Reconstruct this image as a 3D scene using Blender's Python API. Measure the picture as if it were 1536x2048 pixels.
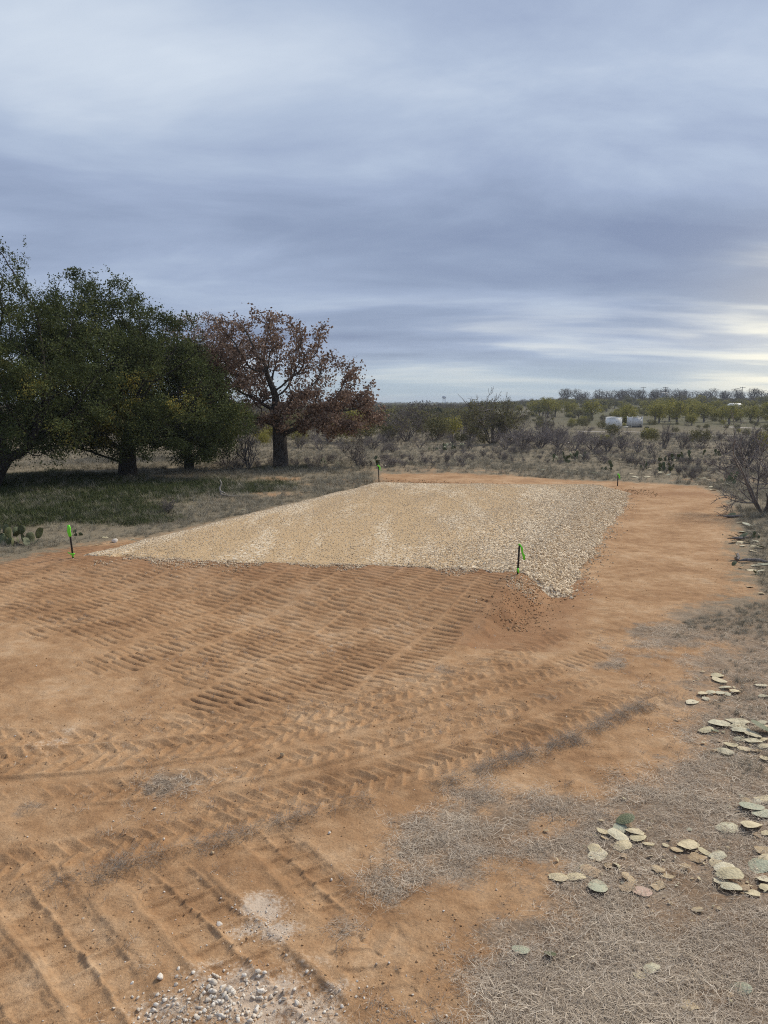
import bpy, math
import numpy as np
from mathutils import Vector, Euler

for o in list(bpy.data.objects):
    bpy.data.objects.remove(o)
S = bpy.context.scene
COL = S.collection
R = math.radians

# ------------------------------------------------------------------ camera
CAM_H, FPX, HZ = 4.2, 1540.0, 803.0
PITCH = math.atan((1024 - HZ) / FPX)
cam_d = bpy.data.cameras.new('camera')
cam = bpy.data.objects.new('camera', cam_d)
COL.objects.link(cam)
cam.location = (0, 0, CAM_H)
cam.rotation_euler = (R(90) - PITCH, 0, 0)
cam_d.sensor_fit = 'VERTICAL'
cam_d.sensor_height = 36.0
cam_d.lens = FPX / 2048 * 36.0
cam_d.clip_start = 0.05
cam_d.clip_end = 20000
S.camera = cam

# ------------------------------------------------------------------ node helpers
class NT:
    def __init__(s, tree):
        s.t = tree
        s.t.nodes.clear()
    def n(s, typ, _in=None, **props):
        nd = s.t.nodes.new(typ)
        for k, v in props.items():
            setattr(nd, k, v)
        for k, v in (_in or {}).items():
            s.set(nd.inputs[k], v)
        return nd
    def set(s, sock, v):
        if isinstance(v, bpy.types.NodeSocket):
            s.t.links.new(v, sock)
        else:
            if isinstance(v, tuple) and len(v) == 3 and sock.type == 'RGBA':
                v = v + (1.0,)
            sock.default_value = v
    def math(s, op, a, b=0.0, c=None, clamp=False):
        nd = s.n('ShaderNodeMath', operation=op, use_clamp=clamp)
        s.set(nd.inputs[0], a); s.set(nd.inputs[1], b)
        if c is not None: s.set(nd.inputs[2], c)
        return nd.outputs[0]
    def vmath(s, op, a, b=(0, 0, 0)):
        nd = s.n('ShaderNodeVectorMath', operation=op)
        s.set(nd.inputs[0], a); s.set(nd.inputs[1], b)
        return nd.outputs[0]
    def mix(s, f, a, b, blend='MIX'):
        nd = s.n('ShaderNodeMix', data_type='RGBA', blend_type=blend)
        s.set(nd.inputs[0], f); s.set(nd.inputs[6], a); s.set(nd.inputs[7], b)
        return nd.outputs[2]
    def noise(s, vec, scale, detail=4.0, rough=0.55, dist=0.0):
        nd = s.n('ShaderNodeTexNoise', {'Scale': scale, 'Detail': detail, 'Roughness': rough, 'Distortion': dist})
        if vec is not None: s.set(nd.inputs['Vector'], vec)
        return nd.outputs['Fac']
    def step(s, x, lo, hi):
        nd = s.n('ShaderNodeMapRange', {'From Min': lo, 'From Max': hi}, interpolation_type='SMOOTHSTEP')
        s.set(nd.inputs['Value'], x)
        return nd.outputs[0]
    def lin(s, x, lo, hi, a=0.0, b=1.0):
        nd = s.n('ShaderNodeMapRange', {'From Min': lo, 'From Max': hi, 'To Min': a, 'To Max': b})
        s.set(nd.inputs['Value'], x)
        return nd.outputs[0]
    def attr(s, name):
        return s.n('ShaderNodeAttribute', attribute_name=name).outputs['Fac']
    def ramp(s, x, stops):
        nd = s.n('ShaderNodeValToRGB')
        s.set(nd.inputs[0], x)
        el = nd.color_ramp.elements
        while len(el) < len(stops): el.new(0.5)
        for e, (p, c) in zip(el, stops):
            e.position = p; e.color = tuple(c) + (1.0,)
        return nd.outputs[0]

# ------------------------------------------------------------------ world: overcast deck over a clear sky
SUN_AZ, SUN_EL = R(52), R(42)
W = bpy.data.worlds.new('World')
S.world = W
W.use_nodes = True
k = NT(W.node_tree)
sky = k.n('ShaderNodeTexSky', sky_type='NISHITA', sun_disc=False, sun_elevation=SUN_EL, sun_rotation=SUN_AZ)
geo = k.n('ShaderNodeTexCoord').outputs['Generated']
d = k.vmath('NORMALIZE', geo)
sep = k.n('ShaderNodeSeparateXYZ', {'Vector': d})
X, Y, Z = sep.outputs
zc = k.math('MAXIMUM', Z, 0.0)
den = k.math('ADD', zc, 0.13)
px = k.math('DIVIDE', X, den)
py = k.math('DIVIDE', Y, den)
P = k.n('ShaderNodeCombineXYZ', {'X': k.math('ADD', k.math('MULTIPLY', px, 0.72), k.math('MULTIPLY', py, 0.22)), 'Y': k.math('SUBTRACT', py, k.math('MULTIPLY', px, 0.16)), 'Z': 3.7}).outputs[0]
P = k.vmath('ADD', P, (2.2, 1.5, 0.6))
big = k.noise(P, 0.40, 2.0, 0.45, 0.35)
med = k.noise(P, 1.25, 6.0, 0.56, 0.3)
streak = k.noise(k.n('ShaderNodeCombineXYZ', {'X': k.math('MULTIPLY', px, 0.75), 'Y': k.math('MULTIPLY', py, 1.7), 'Z': 9.1}).outputs[0], 0.9, 5.0, 0.5, 0.3)
lowz = k.math('SUBTRACT', 1.0, k.step(Z, 0.06, 0.24))
sw = k.math('ADD', 0.10, k.math('MULTIPLY', lowz, 0.35))
c = k.math('ADD', k.math('MULTIPLY', k.math('ADD', k.math('MULTIPLY', big, 0.52), k.math('MULTIPLY', med, 0.48)), k.math('SUBTRACT', 1.0, sw)), k.math('MULTIPLY', streak, sw))
cloud = k.ramp(c, [(0.36, (0.168, 0.210, 0.322)), (0.44, (0.214, 0.264, 0.378)), (0.51, (0.268, 0.325, 0.450)), (0.58, (0.345, 0.410, 0.525)), (0.68, (0.50, 0.56, 0.64))])
# breaks near the horizon let warm white light through; pale clear air lies below the deck
gapm = k.math('MULTIPLY', k.math('SUBTRACT', 1.0, k.step(Z, 0.065, 0.14)), k.step(streak, 0.47, 0.66))
cloud = k.mix(k.math('MULTIPLY', gapm, 0.62), cloud, (0.56, 0.575, 0.575))
low = k.math('SUBTRACT', 1.0, k.step(Z, 0.005, 0.075))
sd_ = k.n('ShaderNodeVectorMath', operation='DOT_PRODUCT'); k.set(sd_.inputs[0], d); sd_.inputs[1].default_value = (0.475, 0.877, 0.05)
glow = k.math('POWER', k.math('MAXIMUM', sd_.outputs['Value'], 0.0), 160.0)
clearair = k.mix(k.math('MULTIPLY', k.step(streak, 0.52, 0.70), 0.35), (0.335, 0.420, 0.475), (0.55, 0.57, 0.56))
cloud = k.mix(k.math('MULTIPLY', low, 0.8), cloud, clearair)
cloud = k.mix(k.math('MULTIPLY', glow, k.math('ADD', .35, k.math('MULTIPLY', k.step(streak, .42, .60), .6))), cloud, (1.0, 0.93, 0.72))
nish = k.vmath('SCALE', sky.outputs[0]); nish.node.inputs['Scale'].default_value = 0.06
col = k.mix(0.90, nish, cloud)
below = k.step(Z, -0.06, -0.005)
col = k.mix(below, (0.10, 0.085, 0.065), col)
bg = k.n('ShaderNodeBackground', {'Color': col, 'Strength': 0.565})
k.n('ShaderNodeOutputWorld', {'Surface': bg.outputs[0]})

sun_d = bpy.data.lights.new('sun', 'SUN')
sun = bpy.data.objects.new('sun', sun_d)
COL.objects.link(sun)
sun_d.energy = 1.5
sun_d.angle = R(11)
sun_d.color = (1.0, 0.93, 0.82)
sv = Vector((math.sin(SUN_AZ) * math.cos(SUN_EL), math.cos(SUN_AZ) * math.cos(SUN_EL), math.sin(SUN_EL)))
sun.rotation_euler = (-sv).to_track_quat('-Z', 'Y').to_euler()
sun.location = (20, 20, 40)

S.view_settings.view_transform = 'Standard'
S.view_settings.look = 'None'
S.view_settings.gamma = 1.0
S.view_settings.use_curve_mapping = False
S.view_settings.exposure = 1.28
S.cycles.max_bounces = 5
S.cycles.diffuse_bounces = 3
S.cycles.transparent_max_bounces = 8
S.cycles.use_denoising = False
S.cycles.filter_width = 1.1

# ------------------------------------------------------------------ numpy helpers
def hash2(ix, iy, seed):
    h = (ix.astype(np.int64) * 374761393 + iy.astype(np.int64) * 668265263 + seed * 1442695041) & 0xFFFFFFFF
    h = ((h ^ (h >> 13)) * 1274126177) & 0xFFFFFFFF
    h = h ^ (h >> 16)
    return (h & 0xFFFFFF) / float(0xFFFFFF)
def vnoise(x, y, seed=0):
    ix = np.floor(x); iy = np.floor(y)
    fx = x - ix; fy = y - iy
    fx = fx * fx * (3 - 2 * fx); fy = fy * fy * (3 - 2 * fy)
    a = hash2(ix, iy, seed); b = hash2(ix + 1, iy, seed)
    c_ = hash2(ix, iy + 1, seed); d_ = hash2(ix + 1, iy + 1, seed)
    return (a * (1 - fx) + b * fx) * (1 - fy) + (c_ * (1 - fx) + d_ * fx) * fy
def fbm(x, y, seed=0, octv=4, gain=0.5):
    r = 0; a = 1.0; tot = 0
    for i in range(octv):
        r = r + a * vnoise(x * 2 ** i + 13.7 * i, y * 2 ** i - 7.3 * i, seed + i)
        tot += a; a *= gain
    return r / tot
def sstep(x, lo, hi):
    t = np.clip((x - lo) / (hi - lo), 0, 1)
    return t * t * (3 - 2 * t)
def rng(seed):
    return np.random.default_rng(seed)
def ground_px(x, y, z=0.0):
    """point of the level z under a place in the photograph (source pixels)"""
    v = (y - 1024) / FPX; u = (x - 768) / FPX
    fy = math.cos(PITCH) - v * math.sin(PITCH); fz = -(math.sin(PITCH) + v * math.cos(PITCH))
    t = (z - CAM_H) / fz
    return (u * t, fy * t)

class MB:
    """collects vertices, quads and triangles of one mesh"""
    def __init__(s):
        s.v = []; s.q = []; s.t = []; s.n = 0; s.a = []
    def add(s, v, q=None, t=None, a=None):
        v = np.asarray(v, float).reshape(-1, 3)
        if q is not None and len(q): s.q.append(np.asarray(q, np.int64) + s.n)
        if t is not None and len(t): s.t.append(np.asarray(t, np.int64) + s.n)
        s.v.append(v); s.n += len(v)
        s.a.append(np.full(len(v), 0.0 if a is None else a) if np.isscalar(a) or a is None else np.asarray(a, float))
        return s
    def box(s, c_, sz, rz=0.0):
        x, y, z = [q / 2 for q in sz]
        v = np.array([[i * x, j * y, l * z] for l in (-1, 1) for (i, j) in ((-1, -1), (1, -1), (1, 1), (-1, 1))], float)
        if rz:
            cs, sn = math.cos(rz), math.sin(rz)
            v[:, :2] = v[:, :2] @ np.array([[cs, sn], [-sn, cs]])
        return s.add(v + np.array(c_), [[3, 2, 1, 0], [4, 5, 6, 7], [0, 1, 5, 4], [1, 2, 6, 5], [2, 3, 7, 6], [3, 0, 4, 7]])
    def tube(s, pts, rad, k=5, cap=True):
        pts = np.asarray(pts, float); n = len(pts)
        rad = np.broadcast_to(np.asarray(rad, float), (n,))
        tan = np.gradient(pts, axis=0) if n > 2 else np.repeat([pts[-1] - pts[0]], n, 0)
        tan = tan / (np.linalg.norm(tan, axis=1, keepdims=True) + 1e-9)
        ref = np.array([0.31, 0.17, 0.93]) if abs(tan[0][2]) < 0.8 else np.array([0.95, 0.2, 0.1])
        u = np.cross(tan, ref); u /= np.linalg.norm(u, axis=1, keepdims=True) + 1e-9
        w = np.cross(tan, u)
        an = np.arange(k) / k * 2 * math.pi
        v = pts[:, None] + rad[:, None, None] * (np.cos(an)[None, :, None] * u[:, None] + np.sin(an)[None, :, None] * w[:, None])
        i = np.arange(n - 1)[:, None] * k; j = np.arange(k)[None]; j2 = (j + 1) % k
        q = np.stack([i + j, i + j2, i + k + j2, i + k + j], -1).reshape(-1, 4)
        vv = v.reshape(-1, 3); t = []
        if cap:
            vv = np.vstack([vv, pts[-1]]); e = (n - 1) * k
            t = [[e + a_, e + (a_ + 1) % k, n * k] for a_ in range(k)]
        return s.add(vv, q, t)
    def mesh(s, name, mat=None, smooth=True, attr=None):
        me = bpy.data.meshes.new(name)
        V = np.concatenate(s.v)
        fq = np.concatenate(s.q) if s.q else np.zeros((0, 4), np.int64)
        ft = np.concatenate(s.t) if s.t else np.zeros((0, 3), np.int64)
        me.vertices.add(len(V)); me.vertices.foreach_set('co', V.ravel())
        nl = fq.size + ft.size
        me.loops.add(nl); me.loops.foreach_set('vertex_index', np.concatenate([fq.ravel(), ft.ravel()]).astype(np.int32))
        me.polygons.add(len(fq) + len(ft))
        ls = np.concatenate([np.arange(len(fq)) * 4, fq.size + np.arange(len(ft)) * 3]).astype(np.int32)
        me.polygons.foreach_set('loop_start', ls)
        if smooth: me.polygons.foreach_set('use_smooth', np.ones(len(ls), bool))
        me.update(calc_edges=True)
        if attr:
            at = me.attributes.new(attr, 'FLOAT', 'POINT')
            at.data.foreach_set('value', np.concatenate(s.a))
        for m in (mat if isinstance(mat, (list, tuple)) else [mat]):
            if m: me.materials.append(m)
        return me

def link(name, me, parent=None, loc=(0, 0, 0), rot=(0, 0, 0), scl=1.0):
    o = bpy.data.objects.new(name, me)
    COL.objects.link(o)
    o.location = loc; o.rotation_euler = rot
    o.scale = (scl,) * 3 if np.isscalar(scl) else scl
    if parent: o.parent = parent
    return o
def tag(o, label=None, cat=None, group=None, kind=None):
    if label: o['label'] = label
    if cat: o['category'] = cat
    if group: o['group'] = group
    if kind: o['kind'] = kind
    return o
def thing(name, label, cat, loc=(0, 0, 0), rz=0.0, group=None, scl=1.0):
    o = link(name, None, None, loc, (0, 0, rz), scl)
    o.empty_display_size = 0.2
    return tag(o, label, cat, group)
def mat(name, color=None, rough=0.9, fn=None, spec=0.25):
    m = bpy.data.materials.new(name)
    m.use_nodes = True
    k = NT(m.node_tree)
    b = k.n('ShaderNodeBsdfPrincipled', {'Roughness': rough, 'Specular IOR Level': spec})
    out = k.n('ShaderNodeOutputMaterial', {'Surface': b.outputs[0]})
    if color: k.set(b.inputs['Base Color'], color)
    if fn: fn(k, b, out)
    return m
def bump(k, b, h, strength=0.5, dist=0.02):
    nd = k.n('ShaderNodeBump', {'Height': h, 'Strength': strength, 'Distance': dist})
    k.set(b.inputs['Normal'], nd.outputs[0])

ORD = ['first', 'second', 'third', 'fourth', 'fifth', 'sixth', 'seventh', 'eighth', 'ninth', 'tenth', 'eleventh', 'twelfth', 'thirteenth', 'fourteenth', 'fifteenth', 'sixteenth', 'seventeenth', 'eighteenth', 'nineteenth', 'twentieth']
def ordinal(i):
    if i < 20: return ORD[i]
    tens = {2: 'twenty', 3: 'thirty', 4: 'forty', 5: 'fifty'}[(i + 1) // 10]
    r = (i + 1) % 10
    return (tens + '-' + ORD[r - 1]) if r else tens[:-1] + 'ieth'

# ------------------------------------------------------------------ terrain
FL, FR_, BR, BL = [np.array(p) for p in ((-7.35, 18.35), (3.0, 16.6), (9.95, 34.5), (-0.25, 35.6))]
AX = np.array([0.386, 0.922]); AX /= np.linalg.norm(AX)          # pad axis (away from the viewer)
RX = np.array([AX[1], -AX[0]])                                    # to the right of it
PAD_Z = 0.5
def smax(a, b, kk):
    h = np.clip(0.5 + 0.5 * (a - b) / kk, 0, 1)
    return b * (1 - h) + a * h + kk * h * (1 - h)
def edge_d(x, y, p, q):                                           # >0 outside, quad listed clockwise from above
    dx, dy = q - p; L = math.hypot(dx, dy)
    return -((x - p[0]) * dy - (y - p[1]) * dx) / L
def pad_sd(x, y):
    e = [edge_d(x, y, FL, BL), edge_d(x, y, BL, BR), edge_d(x, y, BR, FR_), edge_d(x, y, FR_, FL)]
    return e
def terrain(x, y):
    x = np.asarray(x, float); y = np.asarray(y, float)
    r = np.hypot(x, y); az = np.degrees(np.arctan2(x, y))
    u = x * RX[0] + y * RX[1]
    z = 0.33 * sstep(-u, 4.0, 13.0)
    far = np.interp(r, [0, 60, 150, 200, 300, 420, 480, 600, 900, 4000], [0, 0, -1.1, -1.1, -1.4, -1.5, -1.6, -1.8, -2, -3])
    hill = np.interp(r, [0, 60, 150, 200, 300, 420, 480, 600, 900, 4000], [0, 0, -1.1, -1.0, -.2, 1.6, 2.7, 3.2, 3.0, 1])
    w = sstep(az, 5.0, 14.0)
    z = z * (1 - sstep(r, 50, 110)) + far * (1 - w) + hill * w
    z = z + (fbm(x * 0.06, y * 0.06, 5, 3) - 0.5) * 0.55 * sstep(r, 40, 90) * (1 - sstep(r, 700, 1500))
    z = z + (fbm(x * 0.35, y * 0.35, 8, 3) - 0.5) * 0.10
    # dirt ramp running up to the pad front
    e = edge_d(x, y, FR_, FL)
    run = np.clip(e / 4.6, -0.2, 1)
    rh = (PAD_Z - 0.025) * (1 - sstep(run, 0.02, 1.0)) - 0.25 * np.clip(-e - 0.15, 0, 0.8)
    wob = (fbm(x * 1.3, y * 1.3, 21, 3) - 0.5) * 0.35
    side = edge_d(x, y, FR_ + AX * 3, FR_ - AX * 6) * -1
    side = (x - FR_[0]) * RX[0] + (y - FR_[1]) * RX[1] + wob
    rh = rh - np.clip(side, 0, 3) * 0.62
    left = -((x - FL[0]) * RX[0] + (y - FL[1]) * RX[1])
    rh = rh - np.clip(left, 0, 5) * 0.3
    rh = np.where((e > -1.0) & (e < 6), rh, -5)
    z = np.where(rh > z - 0.1, smax(z, rh, 0.05), z)
    return z
def tz(x, y):
    return float(terrain(np.array([x]), np.array([y]))[0])

# --- soil masks -------------------------------------------------------------
def poly_sd(x, y, pts):
    """signed distance to polygon, negative inside"""
    pts = np.asarray(pts, float)
    dmin = np.full(x.shape, 1e9); inside = np.zeros(x.shape, bool)
    for i in range(len(pts)):
        a = pts[i]; b = pts[(i + 1) % len(pts)]
        ab = b - a
        t = np.clip(((x - a[0]) * ab[0] + (y - a[1]) * ab[1]) / (ab @ ab), 0, 1)
        dmin = np.minimum(dmin, np.hypot(x - a[0] - t * ab[0], y - a[1] - t * ab[1]))
        cnd = ((a[1] > y) != (b[1] > y)) & (x < (b[0] - a[0]) * (y - a[1]) / (b[1] - a[1] + 1e-12) + a[0])
        inside ^= cnd
    return np.where(inside, -dmin, dmin)
DIRT_PX = [(-500, 1250), (0, 1152), (90, 1128), (170, 1112), (300, 1100), (760, 985), (765, 960), (1000, 961), (1240, 964), (1400, 972), (1450, 992),
           (1464, 1060), (1478, 1130), (1488, 1192), (1420, 1215), (1330, 1235), (1290, 1290), (1420, 1290), (1390, 1350), (1345, 1420), (1330, 1500), (1390, 1555),
           (1240, 1590), (1130, 1640), (1075, 1700), (1085, 1760), (1055, 1850), (1020, 1930), (985, 1960),
           (990, 2048), (960, 2300), (-700, 2300), (-1200, 1700)]
DIRT_POLY = np.array([ground_px(*p) for p in DIRT_PX])
WIND_PX = [(1325, 1394), (1240, 1440), (1160, 1478), (1060, 1515), (940, 1558), (880, 1572)]
WIND = np.array([ground_px(*p) for p in WIND_PX])
WIND2 = np.array([ground_px(*p) for p in [(740, 1604), (660, 1622), (560, 1650), (420, 1690), (240, 1745), (60, 1790)]])
PATCH_PX = [(1270, 1310, 1.0), (1330, 1270, .9), (1190, 1325, .7), (1105, 1385, .6), (1400, 1235, .8), (385, 1568, .55), (320, 1578, .35), (900, 1345, .3), (880, 1335, .3), (60, 1632, .2),
            (1360, 1590, .3), (655, 1830, .35), (690, 1850, .25), (940, 1640, .75), (850, 1690, .7), (780, 1760, .55), (920, 1720, .6), (990, 1620, .6), (1100, 1600, .5)]
def polyline_d(x, y, pl):
    dm = np.full(x.shape, 1e9)
    for a, b in zip(pl[:-1], pl[1:]):
        ab = b - a
        t = np.clip(((x - a[0]) * ab[0] + (y - a[1]) * ab[1]) / (ab @ ab), 0, 1)
        dm = np.minimum(dm, np.hypot(x - a[0] - t * ab[0], y - a[1] - t * ab[1]))
    return dm
def soft_dirt(x, y):
    """1 on the bare soil, 0 on the litter, a soft band between"""
    sd = poly_sd(x, y, DIRT_POLY)
    r = np.hypot(x, y)
    wid = np.clip(r * 0.11, 0.8, 1.1)
    return 1 - sstep(sd, -wid, wid)
def dirt_mask(x, y):
    m = soft_dirt(x, y)
    for (pxx, pyy, s_) in PATCH_PX:
        gx, gy = ground_px(pxx, pyy)
        rr = np.hypot(x - gx, (y - gy)) / s_
        m = m - 0.62 * np.clip(1 - rr, 0, 1) * (.3 + 1.1 * fbm(x * 3.1, y * 3.1, 35, 3))
    # scraped red soil among the grass left of and behind the pad
    for (pxx, pyy, s_, q) in [(545, 1003, 1.3, .55), (570, 970, 1.6, .45), (480, 1015, 1.2, .4), (640, 985, 1.6, .4), (900, 952, 5.0, .35), (1420, 960, 3.0, .35)]:
        gx, gy = ground_px(pxx, pyy)
        m = m + q * np.clip(1.2 - np.hypot((x - gx) / 1.6, y - gy) / s_, 0, 1)
    n = .55 * (fbm(x * 1.1, y * 1.1, 31, 4) - 0.5) + .6 * (fbm(x * 3.7, y * 3.7, 33, 3) - .5)
    n2 = fbm(x * 9, y * 9, 37, 3) - 0.5
    near_ = 1 - sstep(np.hypot(x, y), 14, 22)
    m = m + n * 2.3 * (0.22 + 0.78 * (1 - np.abs(2 * np.clip(m, 0, 1) - 1))) * (.5 + .5 * near_) + n2 * 0.42
    return np.clip(m, 0, 1)

# --- wheel and crawler prints ------------------------------------------------
def circ(p0, p1, p2):
    (ax, ay), (bx, by), (cx, cy) = p0, p1, p2
    D = 2 * (ax * (by - cy) + bx * (cy - ay) + cx * (ay - by))
    ux = ((ax * ax + ay * ay) * (by - cy) + (bx * bx + by * by) * (cy - ay) + (cx * cx + cy * cy) * (ay - by)) / D
    uy = ((ax * ax + ay * ay) * (cx - bx) + (bx * bx + by * by) * (ax - cx) + (cx * cx + cy * cy) * (bx - ax)) / D
    return np.array([ux, uy]), math.hypot(ax - ux, ay - uy)
TRACKS = []   # dicts: style, w, pitch, depth, and either line or arc
def track_line(p, q, **kw): TRACKS.append(dict(line=(np.array(p), np.array(q)), **kw))
def track_arc(c_, rad, a0, a1, **kw): TRACKS.append(dict(arc=(c_, rad, a0, a1), **kw))

rg = rng(4)
# old faint passes along the strip beside the pad
for off, dep in ((1.9, .5), (2.6, .35), (3.7, .8), (4.15, .7), (5.2, .4), (6.0, .4)):
    p = FR_ + RX * off - AX * 3.0; q = FR_ + RX * (off + 0.6) + AX * 18
    track_line(p, q, style='dozer', w=.45, pitch=.17, depth=.55 * dep, fade=.45, seed=int(off * 10))
# the crawler's passes down the ramp
n_pass = 20
for i in range(n_pass):
    off = -11.6 + i * (11.35 / (n_pass - 1))
    j = (rg.random(2) - .5) * .3
    p = FR_ + RX * (off - .1) - AX * 0.1 + AX * ((off) * -0.245)
    q = FR_ + RX * (off - .5 + j[0]) - AX * (7.4 + 1.6 * rg.random()) + AX * (off * -0.14)
    track_line(p, q, style='dozer', w=.60, pitch=.172, depth=.95 if i > 11 else .8 + .2 * rg.random(), fade=.08 if i > 7 else .14, seed=100 + i)
# arcs sweeping from the strip on the right round to the lower left
cA, rA = circ(ground_px(1150, 1330), ground_px(560, 1502), ground_px(0, 1605))
cW, rW = circ(ground_px(1325, 1398), ground_px(940, 1562), ground_px(300, 1700))
def ang(c_, p): return math.atan2(p[1] - c_[1], p[0] - c_[0])
def arc_through(pa, pb, pc, **kw):
    c_, rad = circ(pa, pb, pc)
    a0, a1, a2 = ang(c_, pa), ang(c_, pb), ang(c_, pc)
    def unwrap(a, ref):
        while a - ref > math.pi: a -= 2 * math.pi
        while a - ref < -math.pi: a += 2 * math.pi
        return a
    a1 = unwrap(a1, a0); a2 = unwrap(a2, a1)
    track_arc(c_, rad, min(a0, a2), max(a0, a2), **kw)
G = ground_px
for (pa, pb, pc, kw) in [
    ((1120, 1262), (760, 1385), (300, 1460), dict(style='lug', w=.45, pitch=.20, depth=0.88, fade=.2)),
    ((1200, 1300), (900, 1400), (560, 1475), dict(style='dozer', w=.45, pitch=.16, depth=0.81, fade=.2)),
    ((800, 1440), (380, 1510), (-60, 1560), dict(style='lug', w=.45, pitch=.21, depth=0.94, fade=.22)),
    ((1060, 1310), (560, 1440), (-60, 1500), dict(style='lug', w=.45, pitch=.21, depth=1.01, fade=.16)),
    ((1120, 1330), (620, 1462), (-60, 1535), dict(style='lug', w=.42, pitch=.21, depth=1.01, fade=.16)),
    ((1150, 1342), (620, 1490), (-60, 1590), dict(style='slick', w=.17, pitch=.3, depth=0.94, fade=.12)),
    ((1190, 1352), (640, 1516), (-60, 1628), dict(style='lug', w=.40, pitch=.20, depth=0.88, fade=.22)),
    ((1180, 1400), (640, 1540), (-60, 1660), dict(style='slick', w=.12, pitch=.3, depth=0.81, fade=.25)),
    ((1280, 1385), (760, 1556), (400, 1630), dict(style='lug', w=.52, pitch=.20, depth=1.08, fade=.15)),
    ((700, 1592), (430, 1650), (-60, 1755), dict(style='lug', w=.46, pitch=.20, depth=1.01, fade=.2)),
    ((760, 1625), (430, 1712), (-60, 1830), dict(style='slick', w=.25, pitch=.24, depth=0.54, fade=.4)),
]:
    arc_through(G(*pa), G(*pb), G(*pc), seed=200 + len(TRACKS), **kw)
# big crawler prints crossing the lower left corner
track_line(G(300, 1745), G(640, 2060), style='block', w=.60, pitch=.235, depth=1.0, fade=.15, seed=301)
track_line(G(30, 1745), G(290, 2080), style='block', w=.56, pitch=.235, depth=.9, fade=.2, seed=302)
track_line(G(-140, 1790), G(60, 2080), style='block', w=.55, pitch=.235, depth=.85, fade=.22, seed=305)
track_line(G(495, 1650), G(700, 1830), style='block', w=.42, pitch=.22, depth=.95, fade=.3, seed=303)
track_line(G(690, 1850), G(930, 2080), style='lug', w=.62, pitch=.22, depth=.6, fade=.3, seed=304)
track_line(G(1195, 1480), G(1262, 1615), style='dozer', w=.16, pitch=.055, depth=.28, fade=.3, seed=306)
track_line(G(1345, 1540), G(1340, 1600), style='dozer', w=.14, pitch=.05, depth=.28, fade=.3, seed=307)

def tri(p):                      # saw-edged bar profile, 0..1
    p = p - np.floor(p)
    return np.clip(np.minimum(p / 0.12, (1 - p) / 0.55), 0, 1)
def print_height(x, y):
    h = np.zeros(x.shape); cover = np.zeros(x.shape)
    for T in TRACKS:
        if 'line' in T:
            p, q = T['line']; dv = q - p; L = np.linalg.norm(dv); dv = dv / L
            lo = np.minimum(p, q) - 1; hi = np.maximum(p, q) + 1
            idx = np.nonzero((x > lo[0]) & (x < hi[0]) & (y > lo[1]) & (y < hi[1]))[0]
            xx = x[idx] - p[0]; yy = y[idx] - p[1]
            s_ = xx * dv[0] + yy * dv[1]; t = xx * dv[1] - yy * dv[0]
        else:
            c_, rad, a0, a1 = T['arc']
            rr = np.hypot(x - c_[0], y - c_[1])
            idx = np.nonzero(np.abs(rr - rad) < T['w'])[0]
            a = np.arctan2(y[idx] - c_[1], x[idx] - c_[0])
            mid = (a0 + a1) / 2
            a = (a - mid + math.pi) % (2 * math.pi) - math.pi + mid
            s_ = (a - a0) * rad; t = rr[idx] - rad; L = (a1 - a0) * rad
        X_, Y_ = x[idx], y[idx]
        t = t + (vnoise(X_ * .9, Y_ * .9, T['seed']) - .5) * .10 + (vnoise(X_ * 6, Y_ * 6, T['seed'] + 1) - .5) * .035
        s_ = s_ + (vnoise(X_ * 2.2, Y_ * 2.2, T['seed'] + 2) - .5) * .07
        w = T['w'] / 2
        ends = sstep(s_, -.1, .25) * (1 - sstep(s_, L - .25, L + .1))
        inside = (1 - sstep(np.abs(t), w - .035, w + .01)) * ends
        st = T['style']; D = T['depth'] * (.70 if T['style'] == 'dozer' else .80)
        if st == 'dozer':
            f = s_ / T['pitch'] + .15 * np.sin(t * 5); f = f - np.floor(f)
            gv = np.exp(-((f - .5) / np.where(f > .5, .16, .09)) ** 2)
            core = .010 - .052 * gv * (0.35 + 1.1 * vnoise(X_ * 4, Y_ * 4, T['seed'] + 5))
        elif st == 'lug':
            sg = np.sign(t)
            br = tri((s_ + np.abs(t) * .6) / T['pitch'] + np.where(sg > 0, .5, 0))
            core = -.026 + .044 * (1 - br) * (0.6 + .8 * vnoise(X_ * 5, Y_ * 5, T['seed'] + 5))
        elif st == 'block':
            ph = s_ / T['pitch'] + np.where(t > 0, .46, 0) + .35 * t
            f = ph - np.floor(ph)
            bar = np.exp(-((f - .5) / .085) ** 4)
            rail = np.exp(-(t / .028) ** 2) + np.exp(-((np.abs(t) - w + .03) / .03) ** 2)
            core = -.034 + .036 * np.maximum(bar * (.55 + .8 * vnoise(X_ * 4, Y_ * 4, T['seed'] + 5)), rail * (.3 + .9 * vnoise(X_ * 3, Y_ * 3, T['seed'] + 6))) - .012 * sstep(f, .5, 1.0)
        else:
            core = -.028 + .004 * vnoise(X_ * 20, Y_ * 20, T['seed'])
        berm = np.exp(-((np.abs(t) - w - .035) / .035) ** 2) * ends * .022 * vnoise(X_ * 4, Y_ * 4, T['seed'] + 3)
        fd = sstep(fbm(X_ * .8, Y_ * .8, T['seed'] + 4, 3), T['fade'] - .15 + .1, T['fade'] + .25)
        inside = inside * fd
        h[idx] = h[idx] * (1 - inside * .9) + (core * inside + berm * fd) * D
        cover[idx] = np.maximum(cover[idx], inside * D)
    return h, cover

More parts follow.
